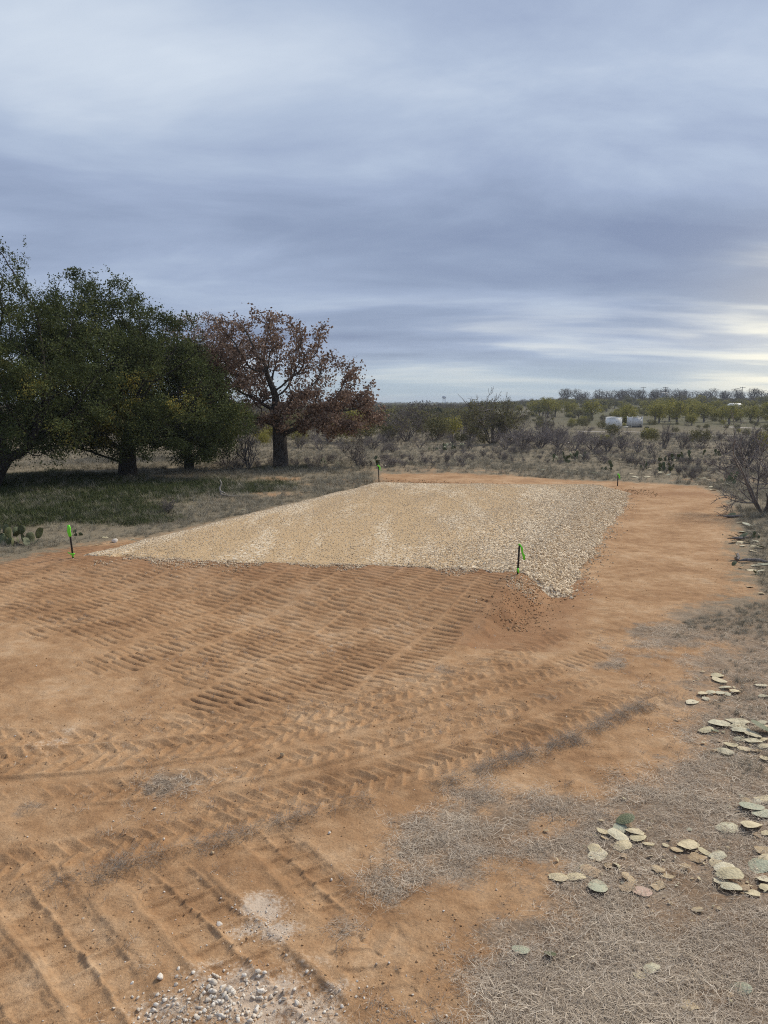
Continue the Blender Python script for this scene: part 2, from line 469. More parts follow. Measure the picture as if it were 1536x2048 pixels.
def ground_z(x, y, fine=True):
    z = terrain(x, y)
    r = np.hypot(x, y)
    near = np.nonzero((r < 34) & (y > 2))[0]
    if fine and len(near):
        X_, Y_ = x[near], y[near]
        dm = soft_dirt(X_, Y_)
        h, cv = print_height(X_, Y_)
        dz = h * sstep(dm, .15, .7) * 1.0
        # crumbs and small lumps
        dz = dz + (fbm(X_ * 14, Y_ * 14, 51, 4, .62) - .5) * (.013 + .012 * (1 - dm)) + (fbm(X_ * 3, Y_ * 3, 55, 3) - .5) * .05
        # scraped-up windrows
        for pl, wd, ht in ((WIND, .08, .06), (WIND2, .08, .035)):
            dd = polyline_d(X_, Y_, pl)
            dz = dz + ht * np.exp(-(dd / wd) ** 2) * (.35 + .9 * fbm(X_ * 6, Y_ * 6, 61, 3))
        z[near] += dz
    return z

def fz(x, y): return ground_z(np.asarray(x, float).copy(), np.asarray(y, float).copy())

# --- the sheet ----------------------------------------------------------------
dense = np.linspace(-31, 31, 650)
cols = np.concatenate([np.linspace(-180, -31, 40)[:-1], dense, np.linspace(31, 180, 40)[1:]])[:-1]
rows = np.concatenate([np.array([.0, 1.2, 2.2, 3.0]), np.geomspace(3.6, 24, 1020), np.geomspace(24, 140, 100)[1:], np.geomspace(140, 4200, 60)[1:]])
TH, RR = np.meshgrid(np.radians(cols), rows)
gx = (RR * np.sin(TH)).ravel(); gy = (RR * np.cos(TH)).ravel()
gz = ground_z(gx, gy)
dirt_a = np.zeros(gx.shape); soft_a = np.zeros(gx.shape); damp_a = np.zeros(gx.shape); pale_a = np.zeros(gx.shape); green_a = np.zeros(gx.shape)
nr = np.nonzero((np.hypot(gx, gy) < 90) & (gy > 0))[0]
dirt_a[nr] = dirt_mask(gx[nr], gy[nr]); soft_a[nr] = soft_dirt(gx[nr], gy[nr])
bk = np.nonzero((np.hypot(gx, gy) < 8) & (gy <= 0))[0]
dirt_a[bk] = fbm(gx[bk], gy[bk], 3, 3)
e_front = edge_d(gx, gy, FR_, FL)
uu = (gx - FR_[0]) * RX[0] + (gy - FR_[1]) * RX[1]
damp_a = np.exp(-np.clip(e_front, 0, 9) / 1.5) * (e_front > -2) * (uu < 1.2) * (uu > -13)
# turned, redder soil beside the pad and behind it
e_back = edge_d(gx, gy, BL, BR)
damp_a = np.maximum(damp_a, .8 * np.exp(-((e_back - 1.2) / 1.3) ** 2) * (np.abs(uu + 2) < 18))
damp_a = np.maximum(damp_a, .9 * (1 - sstep(np.abs(uu - .6), .5, 1.3)) * (e_front > -1) * (e_front < 4))
damp_a *= .65 + .7 * fbm(gx * .9, gy * .9, 71, 3)
for (a_, b_, s_, q) in [(530, 1815, .30, 1.0), (560, 1860, .22, .9), (490, 1850, .2, .6), (470, 1990, .5, .9), (560, 2035, .7, .9), (330, 2030, .4, .7), (110, 1500, .55, .5), (420, 1960, .4, .6), (850, 1300, .5, .3), (820, 1170, .9, .5), (800, 1270, .8, .35), (660, 1290, .8, .3), (1060, 1500, .4, .35), (1180, 1475, .3, .3)]:
    cx_, cy_ = G(a_, b_)
    dd = np.hypot(gx - cx_, gy - cy_) / s_
    near = dd < 1.4
    pale_a[near] = np.maximum(pale_a[near], q * np.clip(1.25 - dd[near], 0, 1))
# slick compacted streaks
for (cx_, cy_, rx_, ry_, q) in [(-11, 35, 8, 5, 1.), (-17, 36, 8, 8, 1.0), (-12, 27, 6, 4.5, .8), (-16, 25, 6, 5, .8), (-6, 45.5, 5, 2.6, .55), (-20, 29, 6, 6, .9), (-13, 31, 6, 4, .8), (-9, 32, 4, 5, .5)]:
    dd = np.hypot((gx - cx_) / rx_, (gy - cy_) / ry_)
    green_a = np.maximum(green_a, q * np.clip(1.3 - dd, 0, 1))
hill_g = sstep(np.degrees(np.arctan2(gx, gy)), 9, 16) * sstep(RR.ravel(), 150, 190)
green_a = np.maximum(green_a, .55 * hill_g)

far_a = sstep(RR.ravel(), 60, 200)
past_a = sstep(RR.ravel(), 13, 22)
nc = len(cols); nrw = len(rows)
I = np.arange(nrw - 1)[:, None] * nc; J = np.arange(nc)[None]; J2 = (J + 1) % nc
quads = np.stack([I + J, I + nc + J, I + nc + J2, I + J2], -1).reshape(-1, 4)

def soil_fn(k, b, out):
    pos = k.n('ShaderNodeTexCoord').outputs['Object']
    dirt = k.attr('dirt'); damp = k.attr('damp'); pale = k.attr('pale'); green = k.attr('green')
    n1 = k.noise(pos, 0.7, 5, .6); n2 = k.noise(pos, 4.0, 6, .62); n3 = k.noise(pos, 38, 5, .65); n4 = k.noise(pos, 190, 3, .6)
    soil = k.ramp(k.math('ADD', k.math('MULTIPLY', n1, .58), k.math('MULTIPLY', n2, .42)),
                  [(.36, (.300, .168, .082)), (.46, (.410, .240, .120)), (.54, (.500, .312, .166)), (.66, (.610, .420, .250))])
    soil = k.mix(k.lin(n3, .30, .66), k.mix(.42, soil, (.15, .075, .038)), soil)
    soil = k.mix(k.math('MULTIPLY', k.step(n4, .55, .70), .45), soil, (.62, .45, .29))
    soil = k.mix(k.math('MULTIPLY', k.step(k.noise(pos, 95, 3, .6), .57, .70), .5), soil, (.17, .090, .045))
    soil = k.mix(k.math('MULTIPLY', damp, .6, clamp=True), soil, k.mix(n3, (.20, .098, .048), (.34, .180, .092)))
    chalk = k.step(k.math('ADD', pale, k.math('MULTIPLY', k.math('SUBTRACT', k.math('ADD', k.math('MULTIPLY', n2, .5), k.math('MULTIPLY', n3, .5)), .5), 3.2)), .40, 1.0)
    soil = k.mix(k.math('MULTIPLY', chalk, .8), soil, k.mix(n3, (.46, .35, .25), (.70, .60, .48)))
    # matted dead grass and leaf litter
    wv = k.n('ShaderNodeMapping', {'Scale': (1.0, 2.4, 1.0), 'Rotation': (0, 0, .5)}); k.set(wv.inputs['Vector'], pos)
    l1 = k.noise(wv.outputs[0], 26, 6, .7, 1.2); l2 = k.noise(pos, 2.2, 4, .6)
    lit = k.ramp(l1, [(.30, (.15, .112, .080)), (.43, (.28, .215, .155)), (.55, (.42, .335, .245)), (.68, (.58, .475, .36))])
    lit = k.mix(k.lin(l2, .38, .60, 0, .65), lit, (.17, .128, .092))
    lit = k.mix(k.math('MULTIPLY', k.step(k.math('ADD', k.math('MULTIPLY', n1, .5), k.math('MULTIPLY', n2, .5)), .46, .62), .6), lit, k.mix(l1, (.20, .13, .08), (.46, .30, .18)))
    past = k.attr('pasture')
    lit = k.mix(k.math('MULTIPLY', k.math('SUBTRACT', 1.0, past), k.lin(n2, .35, .65, .15, .55)), lit, k.mix(n3, (.26, .165, .095), (.46, .31, .185)))
    lit = k.mix(k.math('MULTIPLY', past, .8), lit, k.mix(k.lin(l1, .35, .65), k.mix(l2, (.105, .092, .058), (.16, .13, .085)), k.mix(l2, (.23, .20, .13), (.34, .285, .195))))
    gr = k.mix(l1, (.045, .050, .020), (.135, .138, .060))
    far = k.attr('far')
    lit = k.mix(k.math('MULTIPLY', far, .8), lit, k.mix(k.noise(pos, .03, 5, .6), (.075, .072, .040), (.15, .128, .080)))
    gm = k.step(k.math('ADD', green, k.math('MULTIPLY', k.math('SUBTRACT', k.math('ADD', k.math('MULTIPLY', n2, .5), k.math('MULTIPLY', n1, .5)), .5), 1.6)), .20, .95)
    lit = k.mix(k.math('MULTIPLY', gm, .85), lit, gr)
    f = k.step(k.math('ADD', dirt, k.math('MULTIPLY', k.math('SUBTRACT', k.math('ADD', k.math('MULTIPLY', n3, .6), k.math('MULTIPLY', l1, .4)), .5), 1.7)), .18, .78)
    k.set(b.inputs['Base Color'], k.mix(f, lit, soil))
    h = k.math('ADD', k.math('MULTIPLY', n3, .6), k.math('ADD', k.math('MULTIPLY', n4, .25), k.math('MULTIPLY', l1, k.math('SUBTRACT', 1.15, f))))
    bump(k, b, h, .85, .022)
M_soil = mat('soil', rough=.95, fn=soil_fn, spec=.1)

def sheet(name, sel, kind='structure'):
    used, inv = np.unique(quads[sel].ravel(), return_inverse=True)
    m = MB(); m.add(np.stack([gx[used], gy[used], gz[used]], 1), inv.reshape(-1, 4))
    me = m.mesh(name, M_soil)
    for nm, arr in (('dirt', dirt_a), ('damp', damp_a), ('pale', pale_a), ('green', green_a), ('far', far_a), ('pasture', past_a)):
        at = me.attributes.new(nm, 'FLOAT', 'POINT'); at.data.foreach_set('value', arr[used].astype(np.float32))
    return tag(link(name, me), kind=kind)
fs = soft_a[quads].mean(1) > .5
fs &= RR.ravel()[quads[:, 0]] < 60
sheet('ground', ~fs)
tag(sheet('dirt_clearing', fs), 'bare orange soil graded round the gravel pad, printed with crawler tracks')

# ------------------------------------------------------------------ gravel pad
Aq, Bq = np.meshgrid(np.linspace(-.16, 1.16, 190), np.linspace(-.10, 1.06, 300))
PXY = ((1 - Aq) * (1 - Bq))[..., None] * FL + (Aq * (1 - Bq))[..., None] * FR_ + (Aq * Bq)[..., None] * BR + ((1 - Aq) * Bq)[..., None] * BL
pxg, pyg = PXY[..., 0].ravel(), PXY[..., 1].ravel()
def pad_z(x, y):
    eL, eB, eR, eF = pad_sd(x, y)
    wob = (fbm(x * 1.1, y * 1.1, 81, 4) - .5)
    out = smax(smax(eL + wob * .25 - .1, eB + wob * .4, .3), smax(eR + wob * .5, eF * 1.0 + wob * 2.6 + (fbm(x * 3.3, y * 3.3, 88, 3) - .5) * 1.0 + .05, .2), .3)
    drop = np.clip(out, 0, 4)
    slope = np.where(eF > np.maximum(eR, eL), .30, .46)
    z = PAD_Z - drop * slope - .05 * np.exp(-(np.clip(-out, 0, 9) / .5)) + .02
    z = z - np.clip(eF, 0, 3) * .55 * (eF > -.0)
    z = z + (fbm(x * .7, y * .7, 85, 3) - .5) * .05 + (fbm(x * 9, y * 9, 86, 3) - .5) * .02
    return z, out
pzv, pout = pad_z(pxg, pyg)
tg = terrain(pxg, pyg)
keep = pzv > tg - .06
na = Aq.shape[1]
I = np.arange(Aq.shape[0] - 1)[:, None] * na; J = np.arange(na - 1)[None]
pq = np.stack([I + J, I + J + 1, I + na + J + 1, I + na + J], -1).reshape(-1, 4)
pq = pq[keep[pq].any(1)]
def pad_fn(k, b, out):
    pos = k.n('ShaderNodeTexCoord').outputs['Object']
    rot = k.n('ShaderNodeMapping', {'Rotation': (0, 0, R(23)), 'Scale': (1.6, .34, 1)}); k.set(rot.inputs['Vector'], pos)
    band = k.noise(rot.outputs[0], .55, 4, .6, .4)
    n2 = k.noise(pos, 6, 5, .65)
    vor = k.n('ShaderNodeTexVoronoi', {'Scale': 24.0}); k.set(vor.inputs['Vector'], pos)
    vcol = k.n('ShaderNodeSeparateXYZ', {'Vector': vor.outputs['Color']}).outputs[0]
    fines = k.mix(n2, (.42, .285, .145), (.58, .42, .245))
    stone = k.mix(vcol, (.52, .40, .26), (.76, .65, .48))
    edge = k.attr('edge')
    amount = k.math('ADD', k.math('MULTIPLY', k.step(band, .44, .68), .6), k.math('ADD', edge, k.math('MULTIPLY', k.math('SUBTRACT', vcol, .62), .9)))
    k.set(b.inputs['Base Color'], k.mix(k.step(amount, .25, .75), fines, stone))
    bump(k, b, k.math('SUBTRACT', 1.0, vor.outputs['Distance']), .5, .02)
M_pad = mat('crushed_limestone', rough=.95, fn=pad_fn, spec=.1)
used, inv = np.unique(pq.ravel(), return_inverse=True)
m = MB(); m.add(np.stack([pxg, pyg, pzv], 1)[used], inv.reshape(-1, 4))
me = m.mesh('gravel_pad', M_pad)
eL, eB, eR, eF = pad_sd(pxg, pyg)
edge = np.maximum(np.exp(-np.clip(-eL, 0, 9) / .35), 1.0 * np.exp(-np.clip(-eR, 0, 9) / 1.6))
edge = np.maximum(edge, .5 * np.exp(-np.clip(-eB, 0, 9) / 1.5))
at = me.attributes.new('edge', 'FLOAT', 'POINT'); at.data.foreach_set('value', edge[used].astype(np.float32))
pad = tag(link('gravel_pad', me), 'raised rectangular pad of crushed tan limestone gravel', kind='structure')

# ------------------------------------------------------------------ scatter through geometry nodes (uncountable stuff)
def protos(name, meshes):
    c_ = bpy.data.collections.new(name)
    for i, me in enumerate(meshes):
        c_.objects.link(bpy.data.objects.new(name + '_piece', me))
    return c_
def scatter(name, label, cat, xyz, rot, scl, coll, seed=0, parent=None):
    me = bpy.data.meshes.new(name)
    n = len(xyz)
    me.vertices.add(n); me.vertices.foreach_set('co', np.asarray(xyz, np.float32).ravel())
    at = me.attributes.new('rot', 'FLOAT_VECTOR', 'POINT'); at.data.foreach_set('vector', np.asarray(rot, np.float32).ravel())
    scl = np.asarray(scl, np.float32)
    if scl.ndim == 1: scl = np.repeat(scl[:, None], 3, 1)
    at = me.attributes.new('scl', 'FLOAT_VECTOR', 'POINT'); at.data.foreach_set('vector', scl.ravel())
    at = me.attributes.new('pick', 'INT', 'POINT'); at.data.foreach_set('value', rng(seed).integers(0, len(coll.objects), n).astype(np.int32))
    o = link(name, me, parent)
    ng = bpy.data.node_groups.new(name, 'GeometryNodeTree')
    ng.interface.new_socket('Geometry', in_out='INPUT', socket_type='NodeSocketGeometry')
    ng.interface.new_socket('Geometry', in_out='OUTPUT', socket_type='NodeSocketGeometry')
    N = ng.nodes.new; L = ng.links.new
    gi = N('NodeGroupInput'); go = N('NodeGroupOutput'); ip = N('GeometryNodeInstanceOnPoints'); ci = N('GeometryNodeCollectionInfo')
    ci.inputs['Collection'].default_value = coll
    ci.inputs['Separate Children'].default_value = True
    ci.inputs['Reset Children'].default_value = True
    L(gi.outputs[0], ip.inputs['Points']); L(ci.outputs[0], ip.inputs['Instance'])
    ip.inputs['Pick Instance'].default_value = True
    def na_(nm, typ):
        a_ = N('GeometryNodeInputNamedAttribute'); a_.data_type = typ; a_.inputs['Name'].default_value = nm
        return a_.outputs['Attribute']
    e2r = N('FunctionNodeEulerToRotation')
    L(na_('rot', 'FLOAT_VECTOR'), e2r.inputs[0]); L(e2r.outputs[0], ip.inputs['Rotation'])
    L(na_('scl', 'FLOAT_VECTOR'), ip.inputs['Scale']); L(na_('pick', 'INT'), ip.inputs['Instance Index'])
    L(ip.outputs[0], go.inputs[0])
    md = o.modifiers.new('scatter', 'NODES'); md.node_group = ng
    return tag(o, label, cat, kind='stuff')

ICO = None
def ico():
    global ICO
    if ICO is None:
        import bmesh
        bm = bmesh.new(); bmesh.ops.create_icosphere(bm, subdivisions=2, radius=1.0)
        ICO = (np.array([v.co[:] for v in bm.verts]), np.array([[v.index for v in f.verts] for f in bm.faces]))
        bm.free()
    return ICO
def rock_mesh(name, seed, mt, flat=.7, rough=.32, low=False):
    v, f = ico(); rr = rng(seed)
    v = v.copy()
    for i in range(13):                       # random cutting planes give facets
        n = rr.normal(size=3); n /= np.linalg.norm(n); dd = .48 + .30 * rr.random()
        p = v @ n; over = np.clip(p - dd, 0, None)
        v = v - over[:, None] * n
    v = v * (1 + rough * .25 * (rr.random((len(v), 1)) - .5)) * np.array([1.0, .75 + .3 * rr.random(), flat * (.7 + .4 * rr.random())])
    return MB().add(v, t=f).mesh(name, mt, smooth=False)
def stone_fn(lo, hi):
    def fn(k, b, out):
        oi = k.n('ShaderNodeObjectInfo').outputs['Random']
        pos = k.n('ShaderNodeTexCoord').outputs['Object']
        n = k.noise(pos, 2.2, 5, .65)
        cc = k.mix(oi, lo, hi)
        k.set(b.inputs['Base Color'], k.mix(k.step(n, .45, .68), cc, k.mix(.45, cc, (.36, .22, .12))))
        bump(k, b, k.noise(pos, 7, 4, .6), .35, .1)
    return fn
M_stone = mat('limestone', rough=.9, fn=stone_fn((.50, .36, .205), (.80, .68, .50)), spec=.15)
M_stone_w = mat('white_limestone', rough=.9, fn=stone_fn((.66, .57, .45), (.88, .82, .71)), spec=.15)
M_clod = mat('soil_clod', rough=.95, fn=stone_fn((.36, .215, .108), (.54, .35, .19)), spec=.1)
st_p = protos('pad_stone', [rock_mesh('pad_stone', 10 + i, M_stone, .6) for i in range(6)])
wst_p = protos('white_stone', [rock_mesh('white_stone', 30 + i, M_stone_w, .7) for i in range(5)])
clod_p = protos('clod', [rock_mesh('clod', 40 + i, M_clod, .65, .5) for i in range(4)])

def rand_rot(r_, n): return np.stack([r_.normal(0, .5, n), r_.normal(0, .5, n), r_.random(n) * 6.28], 1)
# stones over the pad top and its shoulders
r_ = rng(11)
n = 190000
a = r_.random(n) * 1.3 - .15; b_ = r_.random(n) * 1.14 - .08
q = ((1 - a) * (1 - b_))[:, None] * FL + (a * (1 - b_))[:, None] * FR_ + (a * b_)[:, None] * BR + ((1 - a) * b_)[:, None] * BL
x, y = q.T
z, o_ = pad_z(x, y)
eL, eB, eR, eF = pad_sd(x, y)
rsl = np.exp(-np.clip(-eR, 0, 9) / 1.3)
stri = fbm((x * RX[0] + y * RX[1]) * .9, (x * AX[0] + y * AX[1]) * .18, 91, 3)
dens = .42 + .35 * sstep(stri, .46, .66) + .65 * rsl + .7 * np.exp(-np.clip(-eL, 0, 9) / .3) - .1 * (eF > -.4)
dens = np.where(o_ > .05, np.where(eR > -.3, .9, .5), dens)
ok = (z > terrain(x, y) - .03) & (r_.random(n) < dens) & (eF < .25)
x, y, z, rsl, o_ = x[ok], y[ok], z[ok], rsl[ok], o_[ok]
s_ = (.011 + .017 * r_.random(len(x)) ** 2) * (1 + 1.5 * rsl * (r_.random(len(x)) ** 1.5))
scatter('gravel', 'crushed limestone gravel spread over the raised pad', 'gravel', np.stack([x, y, z + s_ * .05], 1), rand_rot(r_, len(x)), s_, st_p, 1)
# stones dragged out over the soil in front of the pad
n = 12000
t_ = r_.random(n) * .96 + .02; of = r_.exponential(.34, n) - .25
p = FL + (FR_ - FL) * t_[:, None] - AX * of[:, None]
sp_ = fbm(p[:, 0] * 1.2, p[:, 1] * 1.2, 93, 3) > .38 + .25 * of
p = p[sp_]; s_ = .010 + .020 * r_.random(len(p)) ** 2
scatter('spilled_gravel', 'thin spill of limestone chips along the front edge of the pad', 'gravel', np.stack([p[:, 0], p[:, 1], fz(p[:, 0], p[:, 1]) + s_ * .3], 1), rand_rot(r_, len(p)), s_, st_p, 8)
# the big rocks of the right shoulder: single pieces of the pad
r_ = rng(12)
rk = [rock_mesh('shoulder_stone', 60 + i, M_stone, .75) for i in range(5)]
cnt = 0
while cnt < 260:
    t_ = r_.random() ** 1.5; off = r_.random() * 1.5 - .25
    p = FR_ + (BR - FR_) * t_ + RX * off
    z, o1 = pad_z(np.array([p[0]]), np.array([p[1]])); z = max(float(z[0]), tz(*p))
    s1 = .027 + .028 * r_.random() ** 1.6
    o = link('shoulder_stone', rk[cnt % 5], pad, (p[0], p[1], z + s1 * .3), tuple(rand_rot(r_, 1)[0]), s1)
    cnt += 1
# smaller coarse stones between them and spilled along the toe
n = 12000
t_ = r_.random(n) * 1.04 - .06; off = r_.normal(.5, .42, n); off[t_ < 0] *= .4
p = FR_ + (BR - FR_) * t_[:, None] + RX * off[:, None]
z, o1 = pad_z(p[:, 0], p[:, 1]); z = np.maximum(z, terrain(p[:, 0], p[:, 1]))
s_ = .010 + .024 * r_.random(n) ** 2.6
scatter('coarse_gravel', 'coarse broken limestone covering the right shoulder of the pad', 'gravel', np.stack([p[:, 0], p[:, 1], z + s_ * .3], 1), rand_rot(r_, n), s_, st_p, 2)

# clods on the tracked soil, white crumbs
r_ = rng(13)
n = 26000
rr = 3.6 * (24 / 3.6) ** r_.random(n); az = np.radians(r_.uniform(-33, 33, n))
x = rr * np.sin(az); y = rr * np.cos(az)
dm = soft_dirt(x, y); cl = fbm(x * 1.4, y * 1.4, 95, 3)
ok = (dm > .6) & (r_.random(n) < sstep(cl, .34, .66)) & (np.max(pad_sd(x, y), 0) > .2)
x, y = x[ok], y[ok]
s_ = .003 + .014 * r_.random(len(x)) ** 5
scatter('soil_clods', 'small clods of red soil scattered over the tracked clearing', 'soil', np.stack([x, y, fz(x, y) + s_ * .2], 1), rand_rot(r_, len(x)), s_, clod_p, 3)
# rough clods at the torn right end of the ramp
n = 1300
al = r_.random(n) * 3.2 - .4; of = r_.normal(.40, .33, n)
p = FR_ - AX * al[:, None] + RX * of[:, None]
s_ = .008 + .024 * r_.random(n) ** 3
scatter('ramp_clods', 'crumbled dark red soil on the torn right flank of the ramp', 'soil', np.stack([p[:, 0], p[:, 1], fz(p[:, 0], p[:, 1]) + s_ * .2], 1), rand_rot(r_, n), s_, clod_p, 4)
# turned soil behind the pad
n = 3000
t_ = r_.random(n) * 1.5 - .25; of = r_.normal(1.3, .8, n)
bdir = (BR - BL); bn = np.array([-bdir[1], bdir[0]]); bn = bn / np.linalg.norm(bn); bn = bn * np.sign(bn @ AX)
p = BL + bdir * t_[:, None] + bn * of[:, None]
s_ = .012 + .04 * r_.random(n) ** 3
scatter('turned_soil', 'clods of turned dark red soil behind the gravel pad', 'soil', np.stack([p[:, 0], p[:, 1], terrain(p[:, 0], p[:, 1]) + s_ * .2], 1), rand_rot(r_, n), s_, clod_p, 5)

# white crumbs and chips in the lower left corner
r_ = rng(14)
P_ = []
for (a_, b_, sp, nn, sm) in [(470, 1985, .16, 120, .024), (400, 2015, .22, 160, .02), (520, 2040, .35, 260, .018), (350, 2045, .25, 140, .018), (530, 1830, .10, 60, .010), (500, 1850, .14, 90, .010), (555, 1860, .1, 60, .010), (300, 2010, .4, 60, .012), (640, 2020, .35, 80, .012), (440, 1845, .3, 40, .009), (780, 2050, .3, 90, .012)]:
    cx_, cy_ = G(a_, b_)
    P_.append(np.stack([r_.normal(cx_, sp, nn), r_.normal(cy_, sp * .8, nn), sm * (.25 + r_.random(nn) ** 2.5)], 1))
n = 420
rr = 4 * (20 / 4) ** r_.random(n); az = np.radians(r_.uniform(-28, 26, n))
P_.append(np.stack([rr * np.sin(az), rr * np.cos(az), .004 + .012 * r_.random(n) ** 3], 1))
P_ = np.concatenate(P_); P_ = P_[np.max(pad_sd(P_[:, 0], P_[:, 1]), 0) > .2]
scatter('limestone_chips', 'white limestone chips strewn on the soil in the near corner', 'gravel', np.stack([P_[:, 0], P_[:, 1], fz(P_[:, 0], P_[:, 1]) + P_[:, 2] * .3], 1), rand_rot(r_, len(P_)), P_[:, 2], wst_p, 6)
ROCKS = [(440, 1846, 14, 'pale egg-shaped stone lying alone on the crawler print'), (320, 1957, 18, 'upright white stone block left of the chip heap'), (427, 1972, 16, 'leftmost white lump of the stone row in the near corner'), (445, 1977, 13, 'grey-white lump in the stone row, between two larger lumps'),
         (462, 1985, 22, 'largest white lump in the stone row of the near corner'), (523, 1985, 16, 'squarish cream stone at the right end of the stone row'), (594, 2003, 15, 'lone grey-white stone right of the stone row'), (306, 2015, 12, 'small round white stone at the lower left of the chips'), (329, 2000, 9, 'small white pebble above the round stone'),
         (512, 2018, 12, 'white chip below the squarish cream stone'), (658, 1668, 8, 'small white pebble alone on smooth soil in front of the ridge'), (328, 1685, 8, 'white pebble beside the lug track'), (310, 1622, 7, 'white pebble on the soil near the dry straw patch'), (663, 1752, 7, 'tiny white stone near the grass litter edge'), (426, 1709, 9, 'tan flat stone below the lug track'),
         (565, 1519, 12, 'brown stone lying on the smooth streak'), (230, 1087, 14, 'white boulder in the grass beside the pad edge'), (500, 2045, 14, 'white stone at the bottom edge under the stone row'), (420, 2040, 13, 'round white stone at the bottom edge left of the heap')]
for i, (a_, b_, spx, lb) in enumerate(ROCKS):
    x, y = G(a_, b_, .3 if b_ < 1100 else 0)
    dist = math.sqrt(x * x + y * y + 16)
    s1 = spx / FPX * dist * .52
    tag(link('limestone_rock', rock_mesh('limestone_rock', 200 + i, M_stone_w if 'brown' not in lb and 'tan' not in lb else M_stone, .85), None, (x, y, float(fz([x], [y])[0]) + s1 * .35), (0.2, .1, i * 1.3), s1), lb, 'rock', 'loose limestone rocks')

# ------------------------------------------------------------------ dry grass, litter, straw
def blades(seed, n, lmin, lmax, w, lean, spread, segs=2, curl=.6):
    """a tuft: n tapering strips rising from a small disc; lean 0 upright .. 1 lying"""
    r_ = rng(seed)
    m = MB()
    for i in range(n):
        L = r_.uniform(lmin, lmax); az = r_.random() * 6.28
        bx, by = r_.normal(0, spread, 2)
        el = (1 - lean) * 1.45 + r_.normal(0, .18) if lean < .9 else r_.normal(.06, .10)
        dx, dy = math.cos(az), math.sin(az)
        p = np.array([bx, by, r_.random() * .008 if lean < .9 else r_.random() * .022]); side = np.array([-dy, dx, 0]) * w * (.6 + .8 * r_.random())
        turn = r_.normal(0, curl)
        V = []
        for s1 in range(segs + 1):
            f = s1 / segs
            ww = side * (1 - f * .85)
            V += [p - ww / 2, p + ww / 2]
            a2 = az + turn * f
            el2 = el - .5 * f if lean < .9 else el * (1 - 1.6 * f)
            p = p + np.array([math.cos(a2) * math.cos(el2), math.sin(a2) * math.cos(el2), math.sin(el2)]) * L / segs
            if lean >= .9: p[2] = max(p[2], .002)
        m.add(V, [[2 * s1, 2 * s1 + 1, 2 * s1 + 3, 2 * s1 + 2] for s1 in range(segs)], a=r_.random())
    return m
def straw_fn(lo, mid, hi):
    def fn(k, b, out):
        t = k.attr('tint'); oi = k.n('ShaderNodeObjectInfo').outputs['Random']
        k.set(b.inputs['Base Color'], k.ramp(k.math('ADD', k.math('MULTIPLY', t, .65), k.math('MULTIPLY', oi, .35)), [(.1, lo), (.5, mid), (.95, hi)]))
    return fn
M_litter = mat('dead_straw', rough=.85, fn=straw_fn((.27, .21, .15), (.52, .425, .31), (.78, .67, .52)), spec=.15)
M_grey = mat('grey_straw', rough=.85, fn=straw_fn((.20, .155, .112), (.41, .33, .245), (.62, .52, .40)), spec=.15)
M_dry = mat('dry_grass', rough=.85, fn=straw_fn((.14, .128, .092), (.275, .245, .178), (.43, .385, .295)), spec=.15)
M_turf = mat('green_turf', rough=.85, fn=straw_fn((.025, .036, .012), (.058, .074, .026), (.13, .135, .055)), spec=.15)
M_dkst = mat('dark_straw', rough=.9, fn=straw_fn((.11, .09, .072), (.25, .205, .16), (.44, .37, .29)), spec=.1)
dk_p = protos('dark_straw', [blades(550 + i, 22, .03, .12, .0032, .95, .06).mesh('dark_straw', M_dkst, attr='tint') for i in range(3)])
lit_p = protos('litter', [blades(500 + i, 26, .04, .15, .0030, 1.0, .075).mesh('litter', M_litter, attr='tint') for i in range(5)])
grey_p = protos('dead_mat', [blades(510 + i, 34, .025, .09, .0030, 1.0, .07).mesh('dead_mat', M_grey, attr='tint') for i in range(4)])
tuft_p = protos('tuft', [blades(520 + i, 34, .16, .42, .007, .30 + .1 * i, .07, 3, .3).mesh('tuft', M_dry, attr='tint') for i in range(4)])
turf_p = protos('turf', [blades(530 + i, 30, .06, .15, .009, .35, .14).mesh('turf', M_turf, attr='tint') for i in range(3)])
stub_p = protos('stubble', [blades(540 + i, 16, .04, .13, .0045, .45, .04).mesh('stubble', M_grey, attr='tint') for i in range(3)])

def polar_pts(r_, n, r0, r1, a0, a1):
    rr = r0 * (r1 / r0) ** r_.random(n); az = np.radians(r_.uniform(a0, a1, n))
    return rr * np.sin(az), rr * np.cos(az)
def put(name, label, cat, x, y, s_, coll, seed, tilt=.12, lift=0.0):
    r_ = rng(seed + 900)
    n = len(x)
    rot = np.stack([r_.normal(0, tilt, n), r_.normal(0, tilt, n), r_.random(n) * 6.28], 1)
    z = fz(x, y)
    return scatter(name, label, cat, np.stack([x, y, z + lift], 1), rot, s_, coll, seed)
# near litter
r_ = rng(21)
x, y = polar_pts(r_, 20000, 3.8, 15, -33, 33)
dm = dirt_mask(x, y); pt = fbm(x * 2.6, y * 2.6, 101, 3)
ok = (r_.random(len(x)) < (1 - sstep(dm, .05, .85)) * (.08 + 1.0 * sstep(pt, .40, .58)))
x1, y1 = x[ok], y[ok]
put('dead_grass_mat', 'grey matted dead grass covering the near right ground', 'grass', x1, y1, r_.uniform(.7, 1.3, len(x1)), grey_p, 21)
x, y = polar_pts(r_, 10000, 3.8, 16, -33, 33)
dm = dirt_mask(x, y); pt = fbm(x * 1.1, y * 1.1, 103, 3)
ok = (r_.random(len(x)) < (1 - sstep(dm, .05, .85)) * (.12 + 1.0 * sstep(pt, .42, .62)))
x1, y1 = x[ok], y[ok]
put('straw_litter', 'pale straw litter lying over the near right ground', 'straw', x1, y1, r_.uniform(.7, 1.35, len(x1)), lit_p, 22, lift=.006)
